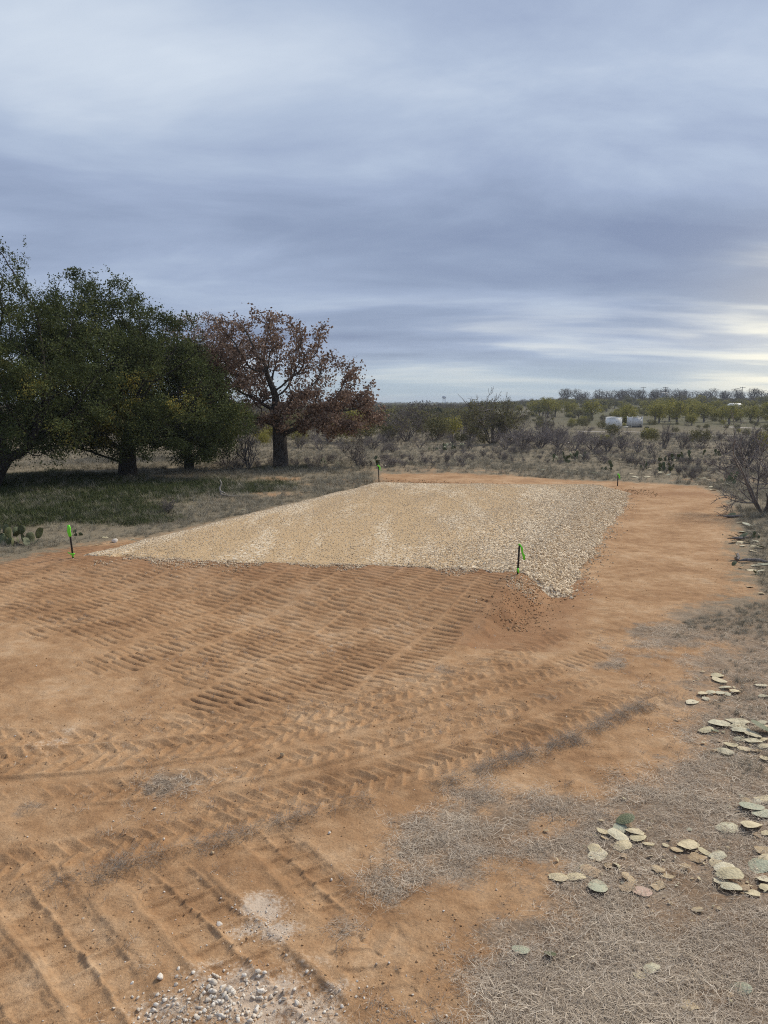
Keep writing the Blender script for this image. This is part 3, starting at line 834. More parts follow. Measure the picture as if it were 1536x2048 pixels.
# straw dropped on the soil and heaped in the scraped ridge
xs, ys, ss = [], [], []
for pl, wd, nn in ((WIND, .075, 560), (WIND2, .07, 200)):
    seg = np.linalg.norm(np.diff(pl, axis=0), axis=1); cum = np.concatenate([[0], np.cumsum(seg)])
    t_ = r_.random(nn) * cum[-1]
    xs.append(np.interp(t_, cum, pl[:, 0]) + r_.normal(0, wd, nn)); ys.append(np.interp(t_, cum, pl[:, 1]) + r_.normal(0, wd, nn)); ss.append(r_.uniform(.45, 1.1, nn))
okw = fbm(np.concatenate(xs) * 2.3, np.concatenate(ys) * 2.3, 140, 3) > .34
xs = [np.concatenate(xs)[okw]]; ys = [np.concatenate(ys)[okw]]; ss = [np.concatenate(ss)[okw]]
put('scraped_straw', 'ridge of scraped dead grass curving across the soil', 'straw', np.concatenate(xs), np.concatenate(ys), np.concatenate(ss), dk_p, 23, tilt=.35, lift=.012)
x, y = polar_pts(r_, 5200, 3.8, 16, -33, 33)
dm = dirt_mask(x, y); pt = fbm(x * .9, y * .9, 107, 3)
ok = (dm > .45) & (r_.random(len(x)) < 1.1 * sstep(pt, .52, .72) + .03 + .5 * (1 - sstep(dm, .45, .9)))
x1, y1 = x[ok], y[ok]
put('loose_straw', 'loose wisps of straw scattered on the bare soil', 'straw', x1, y1, r_.uniform(.4, .9, len(x1)), stub_p, 24, tilt=.5)
# standing tufts of the pasture, thinner with distance
x, y = polar_pts(r_, 95000, 9, 130, -33, 33)
rr = np.hypot(x, y)
dm = dirt_mask(x, y); sdv = poly_sd(x, y, DIRT_POLY); pt = fbm(x * .35, y * .35, 109, 4)
tree_sh = np.maximum.reduce([np.clip(1.25 - np.hypot((x - a_) / b_, (y - c_) / e_), 0, 1) for a_, c_, b_, e_ in ((-11, 35, 8, 5), (-17, 33, 9, 9), (-13, 27, 6, 4))])
ok = (dm < .35) & (sdv > .35) & (r_.random(len(x)) < (.25 + .9 * sstep(pt, .35, .6)) * (1 - .8 * tree_sh)) & (np.max(pad_sd(x, y), 0) > .5)
ok &= ~((rr < 15) & (r_.random(len(x)) < .75))
x1, y1 = x[ok], y[ok]; r1 = rr[ok]
s_ = r_.uniform(.45, 1.15, len(x1)) * (.35 + .65 * sstep(r1, 14, 40)) * (1 + .6 * sstep(r1, 60, 140))
put('dry_grass', 'grey-tan dry grass tufts covering the pasture', 'grass', x1, y1, s_, tuft_p, 25, tilt=.15)
# green turf in the shade of the oaks
x, y = polar_pts(r_, 30000, 20, 52, -33, -3)
gm = np.maximum.reduce([q_ * np.clip(1.3 - np.hypot((x - a_) / b_, (y - c_) / e_), 0, 1) for a_, c_, b_, e_, q_ in ((-11, 35, 8, 5, 1.), (-17, 36, 8, 8, 1.), (-12, 27, 6, 4.5, .8), (-16, 25, 6, 5, .8), (-6, 45.5, 5, 2.6, .55), (-20, 29, 6, 6, .9), (-13, 31, 6, 4, .8), (-9, 32, 4, 5, .5))])
ok = (gm + (fbm(x * .6, y * .6, 111, 3) - .5) * .8 > .4 + .35 * r_.random(len(x))) & (poly_sd(x, y, DIRT_POLY) > .6)
x1, y1 = x[ok], y[ok]
put('green_turf', 'short dark green grass growing in the shade of the oaks', 'grass', x1, y1, r_.uniform(.8, 1.5, len(x1)), turf_p, 26)

# ------------------------------------------------------------------ trees
def bark_fn(lo, hi):
    def fn(k, b, out):
        pos = k.n('ShaderNodeTexCoord').outputs['Object']
        mp = k.n('ShaderNodeMapping', {'Scale': (1, 1, .25)}); k.set(mp.inputs['Vector'], pos)
        n = k.noise(mp.outputs[0], 14, 5, .7, .6)
        k.set(b.inputs['Base Color'], k.mix(k.step(n, .35, .65), lo, hi))
        bump(k, b, n, .8, .05)
    return fn
M_bark = mat('oak_bark', rough=.95, fn=bark_fn((.035, .030, .026), (.125, .108, .092)), spec=.1)
M_darkbark = mat('live_oak_bark', rough=.95, fn=bark_fn((.022, .019, .017), (.075, .064, .055)), spec=.1)
M_twig = mat('bare_twig', rough=.95, fn=bark_fn((.14, .12, .108), (.27, .238, .215)), spec=.1)
M_twig_p = mat('purple_twig', rough=.95, fn=bark_fn((.155, .134, .127), (.29, .255, .24)), spec=.1)
def leaf_mat(name, stops, trans=.25):
    def fn(k, b, out):
        t = k.attr('tint')
        cc = k.ramp(t, stops)
        k.set(b.inputs['Base Color'], cc)
        tr = k.n('ShaderNodeBsdfTranslucent'); k.set(tr.inputs['Color'], cc)
        mx = k.n('ShaderNodeMixShader', {'Fac': trans}); k.set(mx.inputs[1], b.outputs[0]); k.set(mx.inputs[2], tr.outputs[0])
        k.t.links.new(mx.outputs[0], out.inputs['Surface'])
    return mat(name, rough=.75, fn=fn, spec=.08)
M_live = leaf_mat('live_oak_leaf', [(0, (.048, .062, .024)), (.45, (.095, .114, .042)), (.75, (.155, .165, .056)), (.90, (.29, .25, .062)), (1, (.40, .32, .075))])
M_brown = leaf_mat('withered_oak_leaf', [(0, (.12, .078, .057)), (.5, (.235, .158, .115)), (1, (.38, .275, .205))])
M_yel = leaf_mat('spring_mesquite_leaf', [(0, (.15, .150, .038)), (.5, (.29, .265, .065)), (1, (.42, .37, .11))])
M_olive = leaf_mat('olive_leaf', [(0, (.080, .082, .040)), (.5, (.16, .148, .072)), (1, (.24, .215, .10))])
M_ever = leaf_mat('dark_cedar_leaf', [(0, (.016, .026, .018)), (1, (.050, .066, .042))])

def colonize(attr, trunk, step, kill, infl, iters=140, seed=0, jit=.25, trop=(0, 0, .0)):
    r_ = rng(seed)
    nodes = [np.array(p, float) for p in trunk]; par = [-1] + list(range(len(trunk) - 1))
    A = np.asarray(attr, float)
    N = np.array(nodes)
    D = np.linalg.norm(A[:, None] - N[None], axis=2); im = D.argmin(1); dm = D.min(1)
    for it in range(iters):
        act = dm < infl
        if not act.any():
            infl *= 1.3
            if infl > 60: break
            continue
        ids, inv = np.unique(im[act], return_inverse=True)
        v = A[act] - N[im[act]]; v /= np.linalg.norm(v, axis=1, keepdims=True) + 1e-9
        acc = np.zeros((len(ids), 3)); np.add.at(acc, inv, v)
        acc /= np.linalg.norm(acc, axis=1, keepdims=True) + 1e-9
        acc += r_.normal(0, jit, acc.shape) + np.array(trop)
        acc /= np.linalg.norm(acc, axis=1, keepdims=True) + 1e-9
        new = N[ids] + acc * step
        base = len(N)
        N = np.vstack([N, new]); par += list(ids)
        D = np.linalg.norm(A[:, None] - new[None], axis=2)
        j = D.argmin(1); dj = D[np.arange(len(A)), j]
        up = dj < dm; dm[up] = dj[up]; im[up] = base + j[up]
        keep = dm > kill
        A, dm, im = A[keep], dm[keep], im[keep]
        if len(A) == 0 or len(N) > 9000: break
    return N, np.array(par)
def radii(N, par, tip, ex=2.4, cap=None):
    acc = np.zeros(len(N)); ch = np.zeros(len(N), int)
    for i in range(len(N) - 1, -1, -1):
        if ch[i] == 0: acc[i] = tip ** ex
        if par[i] >= 0:
            acc[par[i]] += acc[i]; ch[par[i]] += 1
    rad = acc ** (1 / ex)
    if cap: rad = tip * (rad / tip) ** (math.log(cap / tip) / math.log(rad[0] / tip))
    return rad, ch
def wood(N, par, rad, ch, kmax=8):
    m = MB()
    kids = [[] for _ in N]
    for i, p in enumerate(par):
        if p >= 0: kids[p].append(i)
    main = [max(c_, key=lambda q_: rad[q_]) if c_ else -1 for c_ in kids]
    starts = [0] + [i for i in range(1, len(N)) if main[par[i]] != i]
    for s1 in starts:
        chn = [s1]
        while main[chn[-1]] >= 0: chn.append(main[chn[-1]])
        pts = N[chn]; rd = rad[chn]
        if par[s1] >= 0:
            pts = np.vstack([N[par[s1]], pts]); rd = np.concatenate([[min(rd[0] * 1.1, rad[par[s1]])], rd])
        if len(pts) < 2: continue
        if len(pts) > 3:
            pts = pts.copy(); pts[1:-1] = .25 * pts[:-2] + .5 * pts[1:-1] + .25 * pts[2:]
        kk = kmax if rd[0] > .12 else 5 if rd[0] > .04 else 3
        rd = rd.copy(); rd[-1] *= .5
        m.tube(pts, rd, kk)
    return m
def leaves(cen, size, seed, aspect=.5, tint=None, flatness=.0):
    r_ = rng(seed); n = len(cen)
    a = r_.normal(size=(n, 3)); a[:, 2] *= (1 - flatness * .6); a /= np.linalg.norm(a, axis=1, keepdims=True)
    b = r_.normal(size=(n, 3)); b -= (b * a).sum(1, keepdims=True) * a; b /= np.linalg.norm(b, axis=1, keepdims=True)
    s_ = size * (.6 + .8 * r_.random((n, 1)))
    V = np.stack([cen - a * s_, cen + b * s_ * aspect - a * s_ * .1, cen + a * s_, cen - b * s_ * aspect - a * s_ * .1], 1).reshape(-1, 3)
    q_ = np.arange(n * 4).reshape(-1, 4)
    tint = r_.random(n) if tint is None else tint
    return MB().add(V, q_, a=np.repeat(tint, 4))
def fill(ell, n, seed, hollow=.0, floor=None):
    """random points inside a union of ellipsoids (cx,cy,cz,rx,ry,rz)"""
    r_ = rng(seed); ell = np.array(ell, float)
    vol = ell[:, 3] * ell[:, 4] * ell[:, 5]
    pick = r_.choice(len(ell), n, p=vol / vol.sum())
    d_ = r_.normal(size=(n, 3)); d_ /= np.linalg.norm(d_, axis=1, keepdims=True)
    rr = (hollow ** 3 + (1 - hollow ** 3) * r_.random(n)) ** (1 / 3)
    P_ = ell[pick, :3] + d_ * rr[:, None] * ell[pick, 3:]
    if floor is not None: P_ = P_[P_[:, 2] > floor]
    return P_
def make_tree(name, label, cat, loc, trunk, ell, n_attr, leaf_n, leaf_s, M_leaf, M_wood, seed, step=.35, tip=.012, hollow=.35, leaf_sp=.28, floor=1.0,
              tintf=None, cap=None, jit=.28, group=None, kill=.55, ex=2.4, trop=(0, 0, 0), flare=1.25, aspect=.5, extra=None, clump=0, cull=0):
    A = fill(ell, n_attr, seed, hollow, floor)
    N, par = colonize(A, trunk, step, kill, 4.0, 150, seed, jit, trop)
    rad, ch = radii(N, par, tip, ex, cap)
    nt = len(trunk)
    rad[0] *= flare; rad[1] *= 1 + (flare - 1) * .4
    t = thing(name, label, cat, loc, 0, group)
    link('trunk', wood(N, par, rad, ch, 10).mesh('trunk', M_wood), t)
    if leaf_n:
        thin = np.nonzero((rad < tip * 2.6) & (np.arange(len(N)) > nt))[0]
        r_ = rng(seed + 5)
        pk = r_.choice(thin, leaf_n)
        cen = N[pk] + r_.normal(0, leaf_sp, (leaf_n, 3))
        if clump:
            cc_ = A[r_.choice(len(A), 430)]
            q_ = r_.integers(0, len(cc_), clump)
            cen = np.vstack([cen, cc_[q_] + (lambda d_: d_ / np.linalg.norm(d_, axis=1, keepdims=True) * (r_.random((clump, 1)) ** .45) * r_.uniform(.45, .85, (len(cc_), 1))[q_])(r_.normal(size=(clump, 3))) * np.array([1, 1, .68])])
            cen = cen[cen[:, 2] > floor - .35]
        if cull:
            nz = .5 * vnoise(cen[:, 0] * .75 + cen[:, 1] * .4, cen[:, 2] * .8 + cen[:, 1] * .5, seed) + .5 * vnoise(cen[:, 0] * 1.6 - cen[:, 1] * .9, cen[:, 2] * 1.7 + cen[:, 1] * 1.1, seed + 1)
            cen = cen[nz > cull]
            # upright sprigs standing out of the dome
            top = cen[cen[:, 2] > np.percentile(cen[:, 2], 60)]
            sp = top[r_.choice(len(top), 260)]; hgt = r_.random((260, 28, 1)) * r_.uniform(.25, .75, (260, 1, 1))
            dr = r_.normal(0, .35, (260, 1, 3)) + np.array([0, 0, 1.0])
            cen = np.vstack([cen, (sp[:, None] + dr * hgt + r_.normal(0, .04, (260, 28, 3))).reshape(-1, 3)])
        if extra is not None:
            cen = cen[extra(cen, r_)]
        tint = tintf(cen, r_) if tintf else r_.random(len(cen))
        link('crown', leaves(cen, leaf_s, seed + 6, aspect, tint).mesh('crown', M_leaf, smooth=False, attr='tint'), t)
    return t

def live_tint(yel):
    def f(c_, r_):
        n = (vnoise(c_[:, 0] * .8 + 40, c_[:, 2] * .8 + c_[:, 1] * .6, 7) * .6 + vnoise(c_[:, 0] * 2.1, c_[:, 2] * 2.1 + c_[:, 1] * 1.7, 9) * .4)
        t = .1 + .60 * r_.random(len(c_)) * n * 1.5
        for (x0, z0, s0) in yel:
            dd = np.hypot(c_[:, 0] - x0, c_[:, 2] - z0) / s0
            t = t + .75 * np.clip(1.1 - dd, 0, 1) * (c_[:, 1] < .8) * (n > .38) * r_.random(len(c_)) ** .5
        return np.clip(t, 0, 1)
    return f
# the leaning live oak at the frame edge
make_tree('live_oak', 'huge dark live oak with a leaning forked trunk at the left edge', 'tree', (-17.9, 34.3, .2),
          [(0, 0, -.15), (.25, 0, .5), (.7, -.05, 1.1), (1.3, -.1, 1.55), (2.1, -.2, 1.8)],
          [(-1.0, 1, 5.6, 6.0, 4.5, 4.4), (-2.6, 1, 8.9, 4.4, 4.0, 4.0), (2.4, -.6, 4.0, 3.6, 3.4, 2.8), (-5, -1, 4, 4, 3, 2.5), (3.6, .6, 5.6, 3.2, 3.0, 3.2), (1.0, -1.2, 2.9, 4.0, 2.4, 1.5)], 2600, 66000, .050, M_live, M_darkbark, 1001,
          hollow=.35, floor=1.45, tintf=live_tint([(1.4, 5.6, 1.2), (3.4, 4.6, 1.0), (4, 2.4, 1.2)]), cap=.42, kill=.5, leaf_sp=.19, aspect=.55, clump=125000, cull=.36)
make_tree('live_oak', 'broad dark live oak with straight trunk and yellowing lower leaves', 'tree', (-13.4, 40.2, .25),
          [(0, 0, -.15), (-.05, 0, .7), (.05, 0, 1.4), (.1, 0, 2.0)],
          [(-1.2, 0, 5.6, 4.4, 4.2, 4.3), (1.8, -.5, 4.2, 4.0, 3.8, 3.0), (-1.7, .5, 8.4, 3.0, 2.6, 2.5), (3.6, -.8, 3.4, 2.8, 2.4, 2.1), (-3.6, 0, 4.8, 3.4, 3.0, 3.6), (1.2, .5, 6.8, 2.8, 2.4, 2.2), (.4, -1.6, 2.7, 5.2, 2.6, 1.7), (4.6, -.6, 2.8, 2.4, 2.2, 1.7)], 2600, 66000, .053, M_live, M_darkbark, 1002,
          hollow=.35, floor=1.2, tintf=live_tint([(.8, 3.4, 2.0), (1.6, 5.0, 1.2), (3.6, 4.0, 1.4), (-1, 2.3, 1.0)]), cap=.42, kill=.5, leaf_sp=.19, aspect=.55, clump=125000, cull=.36)
make_tree('live_oak', 'smaller live oak, olive and drooping, next to the brown oak', 'tree', (-11.3, 44.5, .25),
          [(0, 0, -.15), (.1, 0, .6), (-.1, 0, 1.3)],
          [(0, 0, 4.0, 2.8, 2.8, 3.4), (-1.6, 0, 5.0, 2.8, 2.6, 3.0), (.7, -.4, 1.9, 2.4, 2.2, 1.7)], 1100, 30000, .056, M_live, M_darkbark, 1003,
          hollow=.3, floor=.5, tintf=live_tint([(.9, 4.4, 2.2), (1.5, 2.6, 2.2)]), cap=.26, kill=.5, leaf_sp=.20, aspect=.55, clump=46000, cull=.36)
# the brown post oak
def skirt(c_, r_):
    dense = (c_[:, 2] < 4.6) | ((c_[:, 0] < -2.3) & (c_[:, 2] < 7.2))
    return r_.random(len(c_)) < np.where(dense, .9, .36)
make_tree('post_oak', 'gnarled oak with withered brown leaves and stout trunk', 'tree', (-6.15, 45.9, .2),
          [(0, 0, -.15), (0, 0, .6), (-.03, 0, 1.3), (-.06, 0, 2.0), (-.1, 0, 2.6)],
          [(-1.2, 0, 6.9, 3.6, 3.3, 2.7), (3.0, 0, 5.0, 3.0, 3.0, 2.2), (3.3, -.6, 3.1, 3.4, 2.6, 1.15), (-3.4, 0, 5.8, 3.0, 2.6, 2.9), (.8, -.5, 3.2, 3.2, 2.4, 1.2), (.9, 0, 7.2, 2.6, 2.4, 2.1), (-2.6, 0, 3.4, 1.4, 1.4, .9)], 1150, 46000, .084, M_brown, M_bark, 1014,
          hollow=.5, floor=2.1, step=.32, tip=.016, cap=.43, kill=.62, leaf_sp=.17, jit=.40, ex=2.25, extra=skirt, aspect=.6, flare=1.2)
make_tree('post_oak', 'thin greyish-brown oak standing behind between live oak and brown oak', 'tree', (-13.0, 55.5, .1),
          [(0, 0, -.15), (0, 0, 1), (.1, 0, 2), (.1, 0, 3)],
          [(0, 0, 7.4, 3.6, 3, 3.2), (2.6, 0, 6.6, 2.6, 2.6, 2.6)], 700, 9000, .08, M_brown, M_bark, 1005,
          hollow=.4, floor=2.5, step=.4, tip=.016, cap=.3, kill=.7, leaf_sp=.2, jit=.34)

# ------------------------------------------------------------------ bare shrubs
def shrub_mesh(seed, h=2.4, stems=7, spread=.55, depth=4, tip=.006, wid=.035, kk=3, fork=2.65, bend=.25, M=None):
    r_ = rng(seed); m = MB(); tips = []
    def br(p, d_, L, rad, lev):
        n = 3; pts = [p]; dd = d_.copy()
        for i in range(n):
            dd = dd + r_.normal(0, bend, 3) * .5 + np.array([0, 0, .05]); dd /= np.linalg.norm(dd)
            p = p + dd * L / n; pts.append(p)
        pts = np.array(pts); pts[:, 2] = np.maximum(pts[:, 2], .02)
        m.tube(pts, np.linspace(rad, rad * .62, n + 1), 5 if rad > .03 else kk, cap=False)
        if lev == 0:
            tips.append(pts[-1]); tips.append(pts[1]); return
        for c_ in range(max(1, int(r_.poisson(fork)))):
            at = pts[r_.integers(1, n + 1)]
            d2 = dd + r_.normal(0, .55, 3); d2 /= np.linalg.norm(d2)
            br(at, d2, L * r_.uniform(.55, .85), max(rad * .6, tip), lev - 1)
    for s1 in range(stems):
        az = 6.283 * (s1 + r_.random()) / stems; sp = spread * (.3 + .9 * r_.random())
        d_ = np.array([math.cos(az) * sp, math.sin(az) * sp, 1.0]); d_ /= np.linalg.norm(d_)
        br(np.array([math.cos(az) * .08, math.sin(az) * .08, -.05]), d_, h * .36 * r_.uniform(.8, 1.2), wid * r_.uniform(.7, 1.2), depth)
    return m, np.array(tips)
SH = [shrub_mesh(700 + i, 2.4, 8, .65, 4, .007, .04) for i in range(4)]
SHM = [s[0].mesh('branches', M_twig) for s in SH]
SHP = [s[0].mesh('branches', M_twig_p) for s in SH]
def shrub(label, pxx, pyy, hpx, var, name='bare_shrub', group='bare brush shrubs', wide=1.0, mats=SHM, leafy=None, leaf_n=0, z=0.0):
    x, y = G(pxx, pyy, z)
    hh = hpx / FPX * math.hypot(x, y)
    r0 = float(np.max(SH[var % 4][1][:, 2]))
    sc = hh / r0
    t = thing(name, label, 'shrub' if 'shrub' in name else 'tree', (x, y, tz(x, y)), var * 1.7, group)
    link('branches', mats[var % 4], t, scl=(sc * wide, sc * wide, sc))
    if leafy:
        r_ = rng(var + int(pxx))
        tp = SH[var % 4][1]
        pk = tp[r_.integers(0, len(tp), leaf_n)]
        pk = pk[pk[:, 2] < .78 * r0]
        cen = pk * np.array([sc * wide, sc * wide, sc]) + r_.normal(0, .16, pk.shape)
        link('foliage', leaves(cen, .075, var, .5).mesh('foliage', leafy, False, attr='tint'), t)
    return t
shrub('large olive-leaved mesquite with bare twiggy top behind the gravel pad', 985, 888, 112, 1, 'mesquite_tree', None, 1.0, leafy=M_olive, leaf_n=9000)
shrub('wide bare grey shrub right beside the brown oak', 812, 878, 78, 0, wide=1.05)
shrub('upright bare shrub between the dark cedar and the olive mesquite', 905, 868, 62, 2)
shrub('vase-shaped bare shrub to the right of the olive mesquite', 1090, 872, 66, 3, wide=.9)
shrub('thin bare sapling in front of the white containers', 1330, 893, 66, 2, wide=.45)
shrub('small bare sapling right of the thin sapling by the track', 1364, 893, 44, 1, wide=.6)
shrub('tall bare multi-stemmed shrub under the brown oak', 497, 950, 112, 3, wide=.55)
shrub('low dark tangled bush under the drooping live oak', 455, 944, 58, 0, wide=1.1)
shrub('large bare tangled shrub at the right edge beside the cleared strip', 1528, 1026, 185, 0, wide=.95, mats=SHM)
shrub('second bare shrub at the right edge, behind the large tangled one', 1490, 935, 100, 2, wide=1.0)
shrub('bare twiggy bush left of the cut cactus by the brown oak', 716, 945, 78, 3, wide=.7)
shrub('small bare seedling standing in the dry grass behind the pad', 893, 938, 34, 2, wide=.6)
shrub('forked bare seedling in front of the thicket', 1042, 913, 30, 1, wide=.8)
shrub('forked bare seedling right of the thicket seedling', 1112, 920, 32, 3, wide=.7)
shrub('grey weed stalks in the grass near the front left stake', 335, 1045, 40, 2, wide=1.0)
shrub('bare bush in front of the left white container', 1237, 858, 16, 0, wide=1.2)
for i, (pxx, pyy, hp, wd) in enumerate([(1010, 905, 42, 1.2), (1045, 900, 50, 1.2), (1080, 902, 46, 1.3), (1118, 903, 48, 1.2), (1150, 905, 44, 1.2), (1185, 903, 42, 1.2), (1215, 905, 42, 1.1), (1245, 902, 46, 1.0), (1275, 905, 38, 1.1), (1020, 893, 46, 1.2), (1095, 888, 44, 1.3), (1165, 892, 40, 1.3), (1300, 906, 26, 1.2)]):
    shrub('purple-grey bare bush, %s from the left in the thicket behind the pad' % ordinal(sorted([1010, 1045, 1080, 1118, 1150, 1185, 1215, 1245, 1275, 1020, 1095, 1165, 1300]).index(pxx)), pxx, pyy, hp, i, group='thicket of bare bushes', wide=wd, mats=SHP)
LOWB = [(640, 905, 40), (690, 912, 34), (745, 905, 36), (785, 912, 30), (840, 900, 30), (868, 878, 40), (600, 900, 36), (940, 905, 26), (1405, 890, 30), (1450, 905, 40), (1440, 870, 22), (1380, 872, 14), (1160, 858, 12), (1180, 850, 10), (1420, 858, 14), (1400, 860, 18), (775, 880, 34), (935, 880, 44), (1120, 872, 40)]
for i, (pxx, pyy, hp) in enumerate(LOWB):
    shrub('low grey bush, %s from the left among the scattered bushes behind the pad' % ordinal(sorted(a_[0] for a_ in LOWB).index(pxx)), pxx, pyy, hp, i, wide=1.3, group='low scattered bushes')
# far dark cedar
x, y = G(862, 838, -.6)
t = thing('cedar_bush', 'dark rounded evergreen far behind the bare shrubs', 'tree', (x, y, tz(x, y)))
cen = fill([(0, 0, 1.5, 2.6, 2, 1.7), (1.7, 0, 2.0, 1.6, 1.6, 1.6), (-1.5, 0, 1.2, 1.6, 1.6, 1.2)], 7000, 77, .6, .1)
link('crown', leaves(cen, .16, 78, .6).mesh('crown', M_ever, False, attr='tint'), t)
link('trunk', MB().tube([(0, 0, -.2), (.1, 0, 1.0), (.1, 0, 2.2)], [.16, .12, .05], 6).mesh('trunk', M_darkbark), t)

# far mesquites in young leaf, ridge trees
def far_tree(seed, M_leaf, ell, nl, ls, M_wood, tip=.03, cap=.2, na=170, leaf_sp=.35):
    A = fill(ell, na, seed, .4, 1.0)
    N, par = colonize(A, [(0, 0, -.3), (.05, 0, .5), (0, 0, 1.0)], .42, .7, 4, 60, seed, .3)
    rad, ch = radii(N, par, tip, 2.4, cap)
    tr = wood(N, par, rad, ch, 5).mesh('trunk', M_wood)
    if not nl: return tr, None
    r_ = rng(seed)
    thin = np.nonzero(rad < tip * 2.5)[0]
    cen = N[r_.choice(thin, nl)] + r_.normal(0, leaf_sp, (nl, 3))
    return tr, leaves(cen, ls, seed, .6).mesh('crown', M_leaf, False, attr='tint')
YT = [far_tree(800 + i, M_yel, [(0, 0, 2.7, 2.2, 2.2, 1.5), (1.0 - i * .5, .4, 3.0, 1.6, 1.6, 1.3), (-1.1 + i * .2, 0, 2.3, 1.5, 1.5, 1.2)], 1500, .14, M_twig) for i in range(4)]
OT = [far_tree(820 + i, M_olive, [(0, 0, 2.7, 2.4, 2.2, 1.6), (-1.2 + i, .4, 2.6, 1.6, 1.6, 1.3)], 1300, .14, M_twig) for i in range(3)]
BT = [far_tree(840 + i, M_olive, [(0, 0, 3.6, 2.4, 2.4, 2.0), (1.0, .4, 3.9, 1.8, 1.8, 1.6)], 0, .1, M_bark, tip=.05, na=260) for i in range(3)]
M_twl = leaf_mat('fine_twigs', [(0, (.07, .060, .054)), (1, (.15, .128, .115))])
BT = [(b_[0], leaves(fill([(0, 0, 3.6, 2.6, 2.5, 2.1), (1.0, .4, 3.9, 2.0, 1.9, 1.7)], 700, 850 + i, .3, 1.4), .16, 860 + i, .35).mesh('crown', M_twl, False, attr='tint')) for i, b_ in enumerate(BT)]
def place_far(lst, kinds, name, labelf, group, seed):
    r_ = rng(seed)
    order = sorted(lst, key=lambda q_: q_[0])
    for i, (pxx, dist, hgt) in enumerate(order):
        u = (pxx - 768) / FPX
        y = dist; x = u * dist * (math.cos(PITCH) + math.sin(PITCH) * .13)
        tr, cr = kinds[int(r_.integers(0, len(kinds)))]
        sc = hgt / 4.2
        t = thing(name, labelf(i), 'tree', (x, y, tz(x, y)), r_.random() * 6.28, group, sc)
        link('trunk', tr, t)
        if cr: link('crown', cr, t)
front = [(1250, 172, 4.3), (1302, 176, 4.6), (1345, 180, 5.4), (1366, 205, 4.6), (1398, 190, 5.0), (1375, 168, 2.6), (1448, 178, 4.4), (1462, 200, 4.6), (1490, 185, 4.2), (1533, 190, 5.2), (1310, 185, 4.8), (1330, 200, 5.2)]
place_far(front, YT, 'mesquite_tree', lambda i: 'yellow-green mesquite near the white containers, %s from the left in the front row' % ordinal(i), 'yellow-green mesquites in the front row of the slope', 31)
r_ = rng(32)
mid = [(float(px_), float(r_.uniform(190, 340)), float(r_.uniform(2.6, 5.6))) for px_ in np.linspace(1045, 1545, 44) + r_.normal(0, 16, 44)]
place_far(mid, YT + OT[:1], 'mesquite_tree', lambda i: 'yellow-green mesquite halfway up the far slope, %s from the left in its row' % ordinal(i), 'yellow-green mesquites halfway up the slope', 33)
back = [(float(px_), float(r_.uniform(300, 430)), float(r_.uniform(3.2, 6.2))) for px_ in np.linspace(960, 1545, 48) + r_.normal(0, 16, 48)]
place_far(back, OT + YT[:2], 'mesquite_tree', lambda i: 'olive tree high on the far slope, %s from the left in its row' % ordinal(i), 'olive trees high on the slope', 34)
ridge = [(float(px_), float(r_.uniform(440, 520)), float(r_.uniform(4.5, 7.5))) for px_ in np.linspace(1130, 1545, 46) + r_.normal(0, 7, 46)]
place_far(ridge, BT, 'ridge_tree', lambda i: 'bare dark tree on the ridge line, %s from the left' % ordinal(i), 'bare trees along the ridge', 35)
# the brushland beyond, one mass out to the horizon
far_p = protos('brush', [YT[0][1], OT[0][1], OT[1][1], OT[2][1], SHP[0], SHP[1], BT[0][1], OT[0][1]])
r_ = rng(36)
n = 30000
dist = 70 * (2600 / 70) ** (r_.random(n) ** .8); az = np.radians(r_.uniform(-33, 33, n))
x = dist * np.sin(az); y = dist * np.cos(az); azd = np.degrees(az)
onhill = (azd > 7) & (dist < 430)
cl = fbm(x * .012, y * .012, 121, 3)
ok = (r_.random(n) < np.where(onhill, np.where(dist < 150, .05, .16), .25 + 1.1 * sstep(cl, .4, .62)) * (.22 + .78 * sstep(dist, 90, 240)))
x, y, dist = x[ok], y[ok], dist[ok]
s_ = r_.uniform(.3, .9, len(x)) * (1 - .45 * ((np.degrees(np.arctan2(x, y)) > 7) & (dist < 430))) * (1 + .35 * sstep(dist, 600, 2000))
scatter('brushland', 'far olive and grey brushland stretching to the horizon', 'brushland', np.stack([x, y, terrain(x, y)], 1), np.stack([np.zeros(len(x)), np.zeros(len(x)), r_.random(len(x)) * 6.28], 1), s_, far_p, 37)
# undergrowth on the ridge
n = 900
dist = r_.uniform(400, 700, n); az = np.radians(r_.uniform(6, 33, n))
x = dist * np.sin(az); y = dist * np.cos(az)
scatter('ridge_undergrowth', 'dark undergrowth closing the far ridge line', 'brushland', np.stack([x, y, terrain(x, y) - .3], 1), np.stack([np.zeros(n), np.zeros(n), r_.random(n) * 6.28], 1), r_.uniform(.5, 1.0, n), protos('ridge_brush', [OT[0][1], SHP[2], SHP[3], OT[2][1], BT[1][1]]), 38)
# knee-high scrub between the pad and the slope
n = 1700
x, y = polar_pts(r_, n, 44, 130, -12, 33)
cl = fbm(x * .09, y * .09, 131, 3)
ok = (r_.random(n) < sstep(cl, .42, .66)) & (poly_sd(x, y, DIRT_POLY) > 3)
x, y = x[ok], y[ok]
scatter('low_scrub', 'knee-high grey scrub dotted through the dry grass', 'scrub', np.stack([x, y, terrain(x, y)], 1), np.stack([np.zeros(len(x)), np.zeros(len(x)), r_.random(len(x)) * 6.28], 1), (.10 + .30 * r_.random(len(x)) ** 2), protos('scrub', SHP + SHM), 39)

